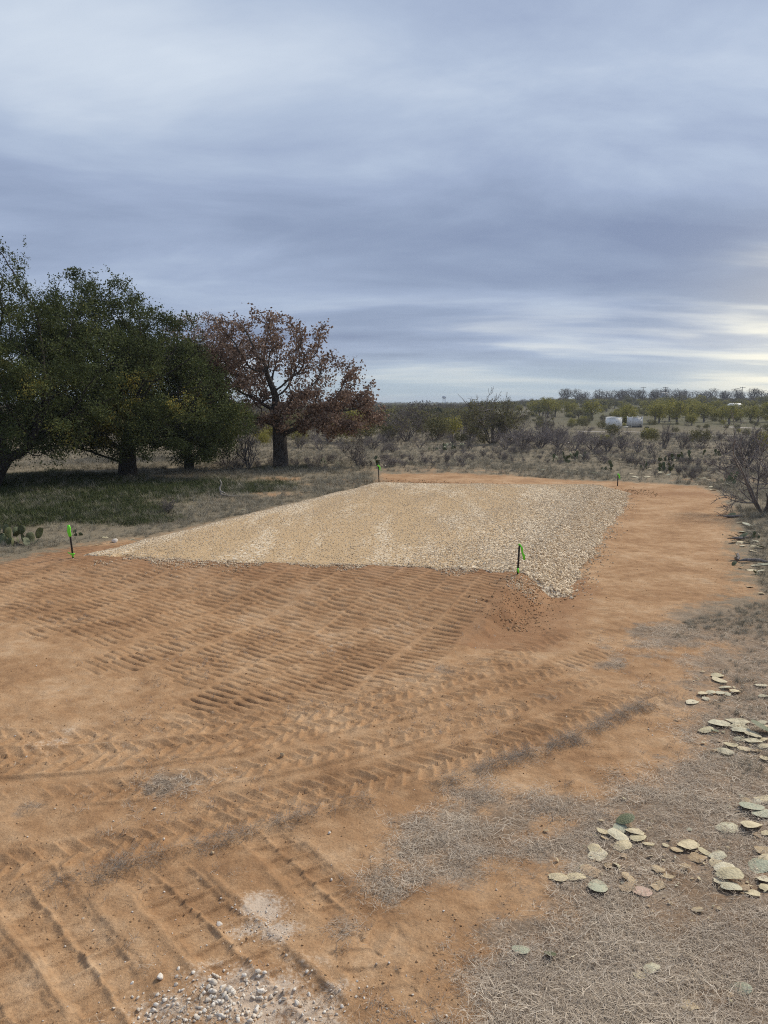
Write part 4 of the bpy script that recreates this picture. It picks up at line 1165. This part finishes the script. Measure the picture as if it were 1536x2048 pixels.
# ------------------------------------------------------------------ prickly pears
def pad_mesh(seed, mt, warp=.06, ragged=0.0):
    """one cactus pad: a thick egg-shaped disc, base at the origin, lying along +y"""
    r_ = rng(seed); nr, na_ = 4, 14; TH_ = .038
    th = np.arange(na_) / na_ * 2 * math.pi
    V, Q, T = [], [], []
    wob = 1 + ragged * (r_.random(na_) - .5)
    ph = r_.random() * 6
    for side in (1, -1):
        V.append((0, .5, TH_ * side))
        for i in range(1, nr + 1):
            f = i / nr
            zz = TH_ * side * math.sqrt(max(0, 1 - f ** 2.6)) if i < nr else 0.0
            for t, w_ in zip(th, wob):
                rx = .37 * (1 + .16 * math.sin(t)); ry = .5
                x_ = math.cos(t) * rx * f * w_; y_ = .5 + math.sin(t) * ry * f * w_
                V.append((x_, y_, zz + (.02 * f * side * 0)))
    V = np.array(V); half = 1 + nr * na_
    V[:, 2] += warp * np.sin(V[:, 0] * 5 + ph) * V[:, 0] * 2 + warp * np.cos(V[:, 1] * 4 + ph) * .7 - warp * math.cos(ph) * .7
    for si, o_ in enumerate((0, half)):
        for j in range(na_):
            j2 = (j + 1) % na_
            a_, b_ = 1 + j + o_, 1 + j2 + o_
            T.append((o_, a_, b_) if si == 0 else (o_, b_, a_))
            for i in range(nr - 1):
                p0 = o_ + 1 + i * na_ + j; p1 = o_ + 1 + i * na_ + j2
                qd = (p0, p0 + na_, p1 + na_, p1)
                Q.append(qd if si == 0 else qd[::-1])
    return MB().add(V, Q, T).mesh('pad', mt)
def cactus_fn(cols, spot):
    def fn(k, b, out):
        oi = k.n('ShaderNodeObjectInfo').outputs['Random']
        pos = k.n('ShaderNodeTexCoord').outputs['Object']
        n = k.noise(k.vmath('ADD', pos, (0, 0, 0)), 4, 5, .65)
        vor = k.n('ShaderNodeTexVoronoi', {'Scale': 11.0}); k.set(vor.inputs['Vector'], pos)
        cc = k.ramp(oi, [(i / (len(cols) - 1), c_) for i, c_ in enumerate(cols)])
        cc = k.mix(k.step(n, .42, .70), cc, k.mix(.6, cc, spot))
        cc = k.mix(k.math('MULTIPLY', k.math('SUBTRACT', 1.0, k.step(vor.outputs['Distance'], .05, .16)), .55), cc, (.10, .075, .045))
        k.set(b.inputs['Base Color'], cc)
        bump(k, b, vor.outputs['Distance'], .25, .03)
    return fn
M_cact = mat('prickly_pear', rough=.6, fn=cactus_fn([(.060, .078, .030), (.098, .118, .050), (.135, .150, .075)], (.16, .14, .06)), spec=.35)
M_cut = mat('cut_pad', rough=.75, fn=cactus_fn([(.54, .47, .29), (.64, .53, .33), (.56, .52, .36), (.68, .60, .42)], (.34, .27, .15)), spec=.25)
M_rot = mat('rotting_pad', rough=.8, fn=cactus_fn([(.42, .30, .17), (.54, .43, .26), (.44, .31, .19)], (.20, .12, .06)), spec=.25)
M_pink = mat('pink_flesh_pad', rough=.7, fn=cactus_fn([(.54, .37, .28), (.54, .37, .28)], (.50, .42, .27)), spec=.3)
M_fresh = mat('grey_green_pad', rough=.65, fn=cactus_fn([(.37, .38, .26), (.45, .44, .31)], (.44, .39, .25)), spec=.3)
PADM = {'c': [pad_mesh(i, M_cut, .09, .22) for i in range(6)], 'r': [pad_mesh(10 + i, M_rot, .12, .35) for i in range(3)], 'p': [pad_mesh(20, M_pink, .06, .1)],
        'g': [pad_mesh(30 + i, M_fresh, .07, .08) for i in range(2)], 'd': [pad_mesh(40 + i, M_cact, .06, .06) for i in range(3)]}
def cactus(label, pxx, pyy, wpx, hpx, n, seed, z=0.0):
    x, y = G(pxx, pyy, z); r_ = rng(seed)
    dist = math.hypot(x, y); wd = wpx / FPX * dist; hh = hpx / FPX * dist
    t = thing('prickly_pear', label, 'cactus', (x, y, tz(x, y)), 0, 'live prickly pear clumps')
    ps = min(.32, hh * .46)
    base = []
    for i in range(n):
        L = ps * r_.uniform(.7, 1.1)
        if i < n * .55 or not base:
            p = np.array([r_.uniform(-.5, .5) * wd, r_.uniform(-.3, .3) * min(wd, 1.6), -.03]); el = r_.normal(0, .35); lev = 0
        else:
            b = base[r_.integers(0, len(base))]; p = b[0]; el = r_.normal(0, .5); lev = b[1] + 1
            if p[2] > hh - L * .6: p = np.array([p[0], p[1], hh - L])
        rz = r_.random() * 3.14
        e = Euler((R(90) + el, r_.normal(0, .25), rz))
        o = link('pad', PADM['d'][i % 3], t, tuple(p), e, L)
        tip_ = np.array(e.to_matrix() @ Vector((r_.normal(0, .12) * L, L * .93, 0))) + p
        base.append((tip_, lev))
    return t
cactus('grey-green prickly pear clump at the left edge before the oaks', 32, 1092, 62, 52, 22, 1, .3)
cactus('small dark prickly pear right behind the front left stake', 156, 1072, 20, 22, 6, 2, .3)
cactus('long dark prickly pear clump beyond the far right stake', 1345, 922, 66, 30, 34, 3)
cactus('dark round-padded prickly pear in front of the thicket', 1155, 922, 34, 24, 18, 4)
cactus('pale sparse prickly pear left of the dark round-padded clump', 1122, 930, 30, 20, 12, 5)
cactus('small prickly pear with a white cut face behind the far edge', 1216, 940, 24, 18, 9, 6)
cactus('large prickly pear clump behind the far left stake', 886, 905, 54, 28, 26, 7)
cactus('lighter prickly pear clump under the olive mesquite', 926, 902, 18, 20, 9, 8)
cactus('low prickly pear in front of the long clump', 1332, 942, 22, 22, 9, 9)
cactus('low dark prickly pear by the brown oak', 645, 940, 16, 14, 7, 10)
cactus('tiny prickly pear second from the brown oak trunk', 672, 941, 14, 10, 5, 11)
cactus('dark prickly pear left of the far left stake', 742, 942, 34, 20, 14, 12)
cactus('prickly pear remnant beside the large shrub on the right', 1452, 965, 34, 30, 14, 13)
cactus('far dark prickly pear by the second right-edge shrub', 1428, 908, 34, 14, 12, 14)
cactus('prickly pear sprig between grass tufts behind the far edge', 1286, 938, 20, 16, 7, 15)
cactus('standing prickly pear pad pair among the cut debris', 1515, 1075, 20, 18, 4, 16)
cactus('dark prickly pear at the right edge below the debris', 1528, 1152, 24, 16, 6, 17)
cactus('low prickly pear in the grass near the bleached branch', 432, 998, 18, 12, 6, 18, .3)
cactus('prickly pear tuft under the small oak beyond the branch', 470, 990, 16, 12, 6, 19, .3)
cactus('pair of low pads in the grass left of the far left stake', 700, 945, 12, 8, 4, 20)

# cut pads lying about
def z1(l): return [(1000 + a_ * .349, 1600 + b_ * .349, w_ * .349, k_) for a_, b_, w_, k_ in l]
def z2(l): return [(1150 + a_ * .2513, 1300 + b_ * .2513, w_ * .2513, k_) for a_, b_, w_, k_ in l]
def z3(l): return [(1380 + a_ * .1367, 920 + b_ * .1367, w_ * .1367, k_) for a_, b_, w_, k_ in l]
PILES = [
 ('the stacked heap nearest the soil', z1([(715, 150, 100, 'd'), (685, 178, 95, 'g'), (775, 196, 95, 'c'), (790, 228, 100, 'c'), (850, 255, 75, 'c'), (597, 194, 88, 'c'), (680, 223, 115, 'c'), (600, 232, 50, 'r'), (705, 270, 110, 'c'), (540, 293, 95, 'c'), (556, 325, 118, 'c')])),
 ('the row below the stacked heap', z1([(332, 451, 100, 'c'), (432, 447, 108, 'c'), (517, 418, 110, 'r'), (560, 500, 135, 'g'), (620, 380, 60, 'r')])),
 ('the rotting heap in the middle', z1([(742, 455, 90, 'r'), (728, 505, 90, 'r'), (815, 525, 100, 'p'), (905, 492, 80, 'r'), (905, 405, 80, 'r'), (1060, 385, 70, 'r'), (960, 440, 60, 'r')])),
 ('the string right of the stacked heap', z1([(1075, 266, 120, 'c'), (1175, 300, 70, 'c'), (1130, 330, 95, 'r'), (1245, 326, 90, 'c'), (1240, 362, 80, 'c'), (1012, 291, 70, 'r')])),
 ('the overlapping row beside the right edge', z1([(1290, 410, 110, 'c'), (1312, 456, 130, 'c'), (1272, 476, 80, 'c'), (1322, 512, 100, 'c'), (1398, 514, 60, 'r'), (1442, 530, 80, 'c'), (1510, 452, 80, 'c'), (1522, 500, 70, 'c')])),
 ('the scatter at the right frame edge', z1([(1306, 169, 120, 'c'), (1436, 166, 125, 'c'), (1482, 211, 60, 'r'), (1526, 205, 60, 'c'), (1500, 295, 80, 'r'), (1482, 376, 140, 'g'), (1526, 346, 80, 'c'), (1442, 56, 120, 'g'), (1502, 90, 110, 'g'), (1465, 22, 60, 'c'), (1410, 15, 50, 'r'), (1515, 6, 100, 'c')])),
 ('the sparse near litter', z1([(290, 885, 75, 'd'), (118, 865, 90, 'g'), (806, 1000, 82, 'c'), (865, 970, 95, 'c'), (1380, 1075, 100, 'g'), (1320, 1125, 35, 'r'), (1130, 628, 60, 'r'), (1080, 1180, 90, 'r')])),
 ('the far small heap by the soil edge', z2([(1132, 219, 95, 'c'), (1150, 251, 110, 'c'), (1195, 309, 85, 'c'), (1270, 341, 90, 'c'), (1155, 351, 80, 'c'), (1080, 351, 80, 'c'), (1040, 392, 70, 'c'), (1015, 361, 80, 'c'), (930, 421, 105, 'c'), (1218, 357, 60, 'c'), (1480, 285, 95, 'c'), (1502, 372, 80, 'c')])),
 ('the wide spread between both heaps', z2([(1150, 606, 150, 'c'), (1290, 582, 155, 'c'), (1040, 651, 115, 'c'), (1115, 661, 60, 'd'), (1312, 636, 130, 'c'), (1316, 671, 125, 'c'), (1412, 702, 120, 'c'), (1312, 719, 98, 'c'), (1480, 668, 160, 'd'), (1240, 776, 100, 'c'), (1352, 797, 110, 'c'), (1190, 821, 120, 'c'), (1420, 746, 120, 'c'), (1500, 781, 90, 'c'), (1512, 876, 90, 'c'), (1476, 601, 80, 'c'), (1530, 622, 60, 'c'), (1500, 722, 90, 'c'), (1440, 815, 80, 'r')])),
 ('the debris below the tangled shrub', z3([(600, 845, 100, 'd'), (735, 918, 70, 'c'), (850, 948, 110, 'g'), (800, 1050, 130, 'g'), (880, 1030, 90, 'g'), (760, 1150, 120, 'd'), (740, 1200, 90, 'c'), (860, 1205, 90, 'd'), (930, 1260, 110, 'c'), (930, 1335, 90, 'c'), (690, 1480, 100, 'd'), (770, 1260, 70, 'c'), (640, 1200, 80, 'd'), (1080, 1550, 120, 'g'), (1000, 1640, 120, 'c'), (900, 1635, 90, 'c'), (960, 1570, 90, 'c'), (900, 1490, 90, 'c'), (1000, 1490, 80, 'c'), (750, 1600, 70, 'd'), (870, 1860, 90, 'r'), (1040, 1960, 60, 'c'), (640, 1560, 60, 'd'), (1030, 1290, 100, 'd'), (960, 1190, 90, 'g'), (700, 1130, 90, 'd'), (610, 1130, 70, 'd')])),
 ('the heap ending the cleared strip', z3([(310, 400, 80, 'c'), (335, 442, 90, 'c'), (275, 293, 60, 'c'), (95, 358, 50, 'c'), (90, 305, 50, 'c'), (500, 360, 110, 'c'), (552, 240, 60, 'c'), (728, 452, 80, 'c'), (250, 405, 60, 'r'), (345, 320, 50, 'c'), (570, 400, 120, 'd'), (640, 370, 80, 'd'), (200, 270, 60, 'g'), (470, 300, 60, 'g')])),
 ('the band behind the far pad edge', [(1140, 948, 22, 'g'), (1155, 944, 16, 'c'), (1190, 949, 18, 'd'), (1210, 947, 14, 'c'), (1085, 946, 14, 'g'), (1262, 948, 12, 'c'), (1270, 955, 18, 'c'), (1318, 945, 20, 'c'), (1335, 950, 14, 'g'), (1370, 955, 12, 'c'), (1255, 930, 10, 'c'), (1300, 938, 10, 'c'), (1400, 958, 14, 'c'), (1295, 955, 14, 'c'), (1242, 955, 12, 'c')]),
 ('the grass left of the pad', [(265, 1080, 10, 'c'), (210, 1078, 14, 'c'), (195, 1092, 10, 'r'), (275, 1050, 10, 'c'), (268, 1039, 12, 'c'), (488, 1021, 10, 'c'), (320, 964, 9, 'c')]),
]
LOOK = {'c': 'tan cut cactus pad', 'r': 'shrivelled brown cactus pad', 'p': 'pink-fleshed cactus pad', 'g': 'grey-green cactus pad', 'd': 'dark green cactus pad'}
r_ = rng(55)
for pile, items in PILES:
    for kd in 'crpgd':
        sub = sorted([it for it in items if it[3] == kd])
        for i, (pxx, pyy, wp, _) in enumerate(sub):
            lz = .3 if 'left of the pad' in pile else 0
            x, y = G(pxx, pyy, lz)
            dist = math.sqrt(x * x + y * y + CAM_H ** 2)
            L = wp / FPX * dist * (1.35 if 'tangled' in pile else 1.0)
            zz = float(fz([x], [y])[0])
            same = [it for it in items if abs(it[0] - pxx) < wp * .8 and abs(it[1] - pyy) < wp * .5 and it[1] > pyy]
            lift = .022 + .016 * len(same)
            ms = PADM[kd]
            az = R(90) * (1 if r_.random() < .5 else -1) + r_.normal(0, .5)
            tl = r_.normal(.05, .08); ro = r_.normal(0, .09)
            if kd == 'd' and dist > 15: tl += abs(r_.normal(.4, .3)); lift += .05
            if kd == 'd' and dist < 12: tl += .35; lift += .03
            e = Euler((tl, ro, az))
            off = e.to_matrix() @ Vector((0, .5 * L, 0))
            lab = (LOOK[kd] + ' in ' + pile) if len(sub) == 1 else (LOOK[kd] + ', ' + ordinal(i) + ' from left in ' + pile)
            o = link('cactus_pad', ms[int(r_.integers(0, len(ms)))], None, (x - off.x, y - off.y, zz + lift * .8 - min(off.z, .05)), e, (L, L, L * .6))
            tag(o, lab, 'cactus pad', 'cut cactus pads')

# broken bits of pad lying between the heaps
r_ = rng(56); fr = []
for pile, items in PILES:
    for (pxx, pyy, wp, _) in items:
        x, y = G(pxx, pyy); dist = math.sqrt(x * x + y * y + CAM_H ** 2); w_ = wp / FPX * dist
        for j in range(7 if 'tangled' in pile else 3):
            fr.append((r_.normal(x, w_ * 1.1), r_.normal(y, w_ * 1.1), w_ * r_.uniform(.10, .34)))
fr = np.array(fr)
rot = np.stack([r_.normal(0, .25, len(fr)), r_.normal(0, .25, len(fr)), r_.random(len(fr)) * 6.28], 1)
scatter('pad_fragments', 'broken dry bits of cactus pad strewn between the cut pads', 'debris', np.stack([fr[:, 0], fr[:, 1], fz(fr[:, 0], fr[:, 1]) + .015], 1), rot, np.stack([fr[:, 2], fr[:, 2], fr[:, 2] * .7], 1), protos('fragment', PADM['r'] + PADM['c'][:2]), 57)

# ------------------------------------------------------------------ survey stakes
M_stk = mat('weathered_stake', rough=.85, fn=lambda k, b, o: k.set(b.inputs['Base Color'], k.mix(k.noise(k.n('ShaderNodeTexCoord').outputs['Object'], 30), (.020, .017, .015), (.07, .055, .042))))
M_lime = mat('lime_flagging', (.20, .85, .04), .5, spec=.4)
def ribbon(pts, w, mt, th=.004, face=(1, 0, 0)):
    pts = np.array(pts, float); m = MB(); n = len(pts); f = np.array(face, float)
    nrm = np.array([0, 1, 0.0])
    V = np.concatenate([np.stack([p - f * w_ / 2 - nrm * th, p + f * w_ / 2 - nrm * th, p + f * w_ / 2 + nrm * th, p - f * w_ / 2 + nrm * th]) for p, w_ in zip(pts, np.broadcast_to(w, n))])
    Q = []
    for i in range(n - 1):
        for j in range(4): Q.append([4 * i + j, 4 * i + (j + 1) % 4, 4 * i + 4 + (j + 1) % 4, 4 * i + 4 + j])
    Q += [[3, 2, 1, 0], [4 * n - 4, 4 * n - 3, 4 * n - 2, 4 * n - 1]]
    return m.add(V, Q).mesh('ribbon', mt)
def stake(label, pxx, pyy, z, h, lean, style, w=.045):
    x, y = G(pxx, pyy, z)
    t = thing('survey_stake', label, 'stake', (x, y, z), 0, 'survey stakes at the pad corners')
    t.rotation_euler = (0, lean, 0)
    m = MB(); m.box((0, 0, h / 2 - .1), (w, w * .55, h + .2)); link('post', m.mesh('post', M_stk, False), t)
    m = MB(); m.box((0, 0, h - .01), (w * 1.12, w * .7, .035)); link('painted_tip', m.mesh('painted_tip', M_lime, False), t)
    if style == 'wrap':
        link('flagging', ribbon([(0, -.03, h + .01), (.012, -.036, h - .07), (-.006, -.035, h - .15), (.008, -.032, h - .25), (.0, -.03, h - .285)], [.05, .085, .08, .075, .03], M_lime, .012), t)
        link('knot_tape', ribbon([(-.10, -.03, .13), (-.04, -.035, .09), (0, -.04, .07), (.05, -.035, .085), (.07, -.03, .075)], [.02, .03, .05, .04, .02], M_lime, .008, (0, 0, 1)), t)
        link('tape_tail', ribbon([(.0, -.035, .09), (.015, -.04, .03), (.03, -.035, .0)], [.03, .03, .02], M_lime, .006), t)
    elif style == 'tail':
        link('flagging', ribbon([(.02, -.02, h - .02), (.055, -.03, h - .08), (.06, -.02, h - .16), (.10, -.03, h - .24), (.12, -.02, h - .34), (.09, -.03, h - .31)], [.03, .05, .035, .06, .03, .02], M_lime, .005), t)
        link('knot_tape', ribbon([(-.01, -.03, .16), (0, -.035, .10), (.02, -.03, .05)], [.035, .04, .03], M_lime, .006), t)
    else:
        link('flagging', ribbon([(-.05, -.03, h), (.03, -.03, h - .05), (.07, -.03, h - .13), (.06, -.035, h - .22), (.15, -.03, h - .26)], [.05, .09, .07, .06, .03], M_lime, .006), t)
    return t
stake('front left survey stake with lime flagging wrapped round its top', 146, 1114, tz(*G(146, 1114, .42)), .80, -.07, 'wrap', .04)
stake('front right survey stake at the ramp corner with hanging lime ribbon', 1035, 1150, tz(*G(1035, 1150, .42)) , .68, .04, 'tail', .038)
stake('far left survey stake with lime ribbon before the brown oak', 758, 964, tz(*G(758, 964, .3)), .82, -.04, 'far', .045)
stake('far right survey stake with lime ribbon at the end of the pad', 1235, 972, tz(*G(1235, 972, .2)), .62, 0.0, 'far', .045)

# bleached fallen branch
x, y = G(455, 997, .28)
t = thing('fallen_branch', 'bleached forked branch lying in the grass left of the pad', 'branch', (x, y, tz(x, y)))
M_bone = mat('bleached_wood', rough=.8, fn=bark_fn((.28, .25, .21), (.46, .42, .36)))
link('limb', MB().tube([(.62, 0, .04), (.1, 0, .05), (-.25, 0, .12), (-.32, .05, .35), (-.24, .08, .58), (-.30, .08, .72)], [.02, .04, .05, .04, .03, .012], 6).mesh('limb', M_bone), t)
link('side_limb', MB().tube([(-.3, .04, .25), (-.12, -.05, .2), (.05, -.1, .1)], [.03, .022, .01], 5).mesh('side_limb', M_bone), t)
# cut logs in the debris on the right
for i, (pxx, pyy, L, az, lb) in enumerate([(1475, 1120, .9, 1.2, 'dark weathered log lying along the cleared strip edge'), (1480, 1078, .6, .3, 'short broken limb among the cut cactus debris'), (1465, 1036, .7, .1, 'thin dark limb at the upper end of the debris'), (1510, 1128, .8, -.2, 'grey split log under the pale cut pads')]):
    x, y = G(pxx, pyy)
    c_, s1 = math.cos(az), math.sin(az)
    r2 = rng(i + 60); pts = np.array([(c_ * f * L + r2.normal(0, .02), s1 * f * L + r2.normal(0, .02), .06 + r2.normal(0, .015)) for f in np.linspace(-.5, .5, 6)])
    tag(link('log', MB().tube(pts, np.array([.015, .04, .05, .045, .035, .015]), 7).mesh('log', M_twig), None, (x, y, tz(x, y))), lb, 'log', 'cut logs at the strip edge')

# ------------------------------------------------------------------ far structures
M_white = mat('white_painted_metal', rough=.55, fn=lambda k, b, o: k.set(b.inputs['Base Color'], k.mix(k.step(k.noise(k.n('ShaderNodeTexCoord').outputs['Object'], 1.6, 5, .65), .50, .85), (.90, .88, .81), (.72, .67, .57))))
M_panel = mat('chalky_panel', rough=.7, fn=lambda k, b, o: k.set(b.inputs['Base Color'], k.mix(k.step(k.noise(k.n('ShaderNodeTexCoord').outputs['Object'], 2.4, 5, .65), .42, .7), (.76, .74, .69), (.50, .47, .43))))
M_dk = mat('dark_gap', (.03, .03, .032), .7)
M_beam = mat('white_frame', (.86, .84, .77), .5)
def at_dist(pxx, dist):
    return ((pxx - 768) / FPX * dist * 1.0, dist)
x, y = at_dist(1229, 150); zt = tz(x, y)
t = thing('storage_shed', 'white metal box shed with rounded roof, left of two, behind a bush', 'shed', (x, y, zt))
m = MB(); m.box((0, 1.5, 1.05), (2.36, 3.0, 2.14)); wl = link('wall', m.mesh('wall', M_white, False), t)
m = MB()
rp = [(1.24 * math.sin(a_), 2.11 + .16 * (math.cos(a_) - math.cos(1.5))) for a_ in np.linspace(-1.5, 1.5, 9)]
V = [(a_, yy, b_) for yy in (-.06, 3.06) for a_, b_ in rp]
m.add(V, [[i, i + 1, i + 10, i + 9] for i in range(8)] + [[0, 9, 17, 8]], [[0, i + 1, i] for i in range(1, 8)] + [[9, 9 + i, 10 + i] for i in range(1, 8)])
link('roof', m.mesh('roof', M_beam, False), t)
for i in range(9):
    m = MB(); m.box((-1.05 + i * .2625, -.012, 1.02), (.05, .03, 1.96)); link('rib', m.mesh('rib', M_white, False), wl)
m = MB(); m.box((0, 1.5, .0), (2.3, 2.9, .24)); link('skid', m.mesh('skid', M_dk, False), t)
x, y = at_dist(1271, 158); zt = tz(x, y) + .12
t = thing('storage_container', 'white framed container with grey panel end, right of two', 'container', (x, y, zt))
m = MB(); m.box((0, 1.5, 1.0), (2.05, 3.0, 1.86)); pn = link('panel', m.mesh('panel', M_panel, False), t)
for sx in (-1, 1):
    m = MB(); m.box((sx * 1.08, 0, 1.0), (.12, .12, 2.2)); link('corner_post', m.mesh('corner_post', M_beam, False), t)
    m = MB(); m.box((sx * 1.08, 3.0, 1.0), (.12, .12, 2.2)); link('corner_post', m.mesh('corner_post', M_beam, False), t)
m = MB(); m.box((0, 0, 1.98), (2.03, .10, .10)); link('top_rail', m.mesh('top_rail', M_beam, False), t)
m = MB(); m.box((0, 0, .02), (2.03, .10, .14)); link('bottom_rail', m.mesh('bottom_rail', M_dk, False), t)
m = MB(); m.box((.62, -.02, .42), (.16, .05, .42)); link('lock_box', m.mesh('lock_box', M_dk, False), pn)
for sx in (-.5, 0, .5):
    m = MB(); m.box((sx, -.015, 1.0), (.04, .04, 1.8)); link('door_bar', m.mesh('door_bar', M_beam, False), pn)
m = MB(); m.box((0, 1.5, -.09), (2.2, 3.0, .10)); link('base', m.mesh('base', M_dk, False), t)
# small things near them
x, y = at_dist(1291, 155)
o = tag(link('tyre', MB().tube([(.32 * math.cos(a_), .32 * math.sin(a_), .12) for a_ in np.linspace(0, 6.283, 15)], .12, 6, False).mesh('tyre', M_dk), None, (x, y, tz(x, y))), 'black tyre lying right of the framed container', 'tyre')
x, y = at_dist(1249, 156)
tag(link('white_plank', MB().box((0, 0, .12), (.9, .3, .16)).mesh('white_plank', M_beam, False), None, (x, y, tz(x, y)), (0, 0, .2)), 'white plank on the grass between shed and container', 'plank')
# farm house roof, white cabin on the ridge, poles, tower
def house(name, label, pxx, dist, w, h, rh, dz=0.0, M_roof=M_white):
    x, y = at_dist(pxx, dist); t = thing(name, label, 'building', (x, y, tz(x, y) + dz))
    m = MB(); m.box((0, w * .3, h / 2), (w, w * .6, h)); wl = link('wall', m.mesh('wall', M_panel, False), t)
    m = MB(); a_, d_ = w * .54, w * .68
    m.add([(-a_, -.08 * w, h), (a_, -.08 * w, h), (a_, d_, h), (-a_, d_, h), (-a_ * .8, d_ / 2, h + rh), (a_ * .8, d_ / 2, h + rh)], [[0, 1, 5, 4], [2, 3, 4, 5], [3, 2, 1, 0]], [[1, 2, 5], [3, 0, 4]])
    link('roof', m.mesh('roof', M_roof, False), t)
    for sx in (-.25, .25):
        m = MB(); m.box((sx * w, -.03, h * .55), (w * .14, .06, h * .4)); link('window', m.mesh('window', M_dk, False), wl)
    return t
house('farm_house', 'pale roofed building half hidden among mesquites on the right slope', 1467, 262, 4.4, 2.2, .8, .9)
house('hill_cabin', 'tiny white building on the ridge beside the utility pole', 1323, 470, 4.2, 3.6, .9, 2.6, M_white)
M_pole = mat('pole_wood', (.10, .085, .07), .9)
for i, (pxx, lb) in enumerate([(1280, 'utility pole with crossarm on the ridge, left of the white cabin'), (1324, 'utility pole with crossarm on the ridge behind the white cabin'), (1476, 'thin utility pole on the ridge far to the right')]):
    x, y = at_dist(pxx, 480); t = thing('utility_pole', lb, 'pole', (x, y, tz(x, y)), 0, 'ridge utility poles')
    link('post', MB().tube([(0, 0, -.5), (0, 0, 4), (0, 0, 10.3)], [.2, .18, .14], 6).mesh('post', M_pole), t)
    ca = link('crossarm', MB().box((0, -.2, 9.8), (3.4, .18, .22)).mesh('crossarm', M_pole, False), t)
    for sx in (-1.4, 0, 1.4):
        link('insulator', MB().tube([(sx, -.2, 9.9), (sx, -.2, 10.2)], .08, 5).mesh('insulator', M_beam), ca)
M_tw = mat('tower_paint', (.30, .36, .45), .6)
x, y = at_dist(887, 1700); t = thing('water_tower', 'tiny far water tower on the horizon left of the olive mesquite', 'tower', (x, y, tz(x, y)))
m = MB(); m.tube([(0, 0, 12.5), (0, 0, 13.6), (0, 0, 17), (0, 0, 18.2), (0, 0, 18.6)], [1.5, 4.4, 4.6, 3.0, .4], 14); link('tank', m.mesh('tank', M_tw), t)
for a_ in range(4):
    c_, s1 = math.cos(a_ * 1.571 + .78), math.sin(a_ * 1.571 + .78)
    link('leg', MB().tube([(c_ * 4.6, s1 * 4.6, -3), (c_ * 3.2, s1 * 3.2, 13.5)], .35, 5).mesh('leg', M_tw), t)
link('riser', MB().tube([(0, 0, -3), (0, 0, 13)], .5, 6).mesh('riser', M_tw), t)
# pale farm track across the pasture
def track(name, pts, w, label):
    P_ = np.array([at_dist(*p) for p in pts]); n = 60
    t_ = np.linspace(0, len(P_) - 1, n); xs = np.interp(t_, np.arange(len(P_)), P_[:, 0]); ys = np.interp(t_, np.arange(len(P_)), P_[:, 1])
    r2 = rng(len(pts)); ww = w * (.7 + .6 * r2.random(n))
    V = []
    for f in (-1, -.5, 0, .5, 1):
        yy = ys + f * ww / 2
        V.append(np.stack([xs, yy, terrain(xs, yy) + .05 - .03 * abs(f)], 1))
    m = MB(); m.add(np.concatenate(V), [[j * n + i, j * n + i + 1, (j + 1) * n + i + 1, (j + 1) * n + i] for j in range(4) for i in range(n - 1)])
    return tag(link(name, m.mesh(name, M_caliche)), label, kind='structure')
M_caliche = mat('caliche', rough=.95, fn=lambda k, b, o: k.set(b.inputs['Base Color'], k.mix(k.noise(k.n('ShaderNodeTexCoord').outputs['Object'], .8, 5, .7), (.28, .24, .20), (.52, .46, .38))))
track('farm_track', [(1150, 138), (1230, 134), (1290, 128), (1350, 121), (1410, 115), (1480, 112), (1560, 108)], 2.6, 'pale caliche track crossing the pasture before the white containers')
track('farm_track', [(1440, 160), (1500, 158), (1570, 156)], 4.0, 'pale track at the right behind the bare bushes')

# ------------------------------------------------------------------ the air
hz = MB().box((0, 0, 8), (8800, 8800, 28)).mesh('haze', None, False)
m_h = bpy.data.materials.new('haze'); m_h.use_nodes = True
k = NT(m_h.node_tree)
vol = k.n('ShaderNodeVolumePrincipled', {'Color': (.78, .86, .95), 'Density': 0.00022, 'Anisotropy': 0.2})
k.n('ShaderNodeOutputMaterial', {'Volume': vol.outputs[0]})
hz.materials.append(m_h)
tag(link('haze', hz), 'thin pale winter haze over the far brushland', 'haze', kind='stuff')
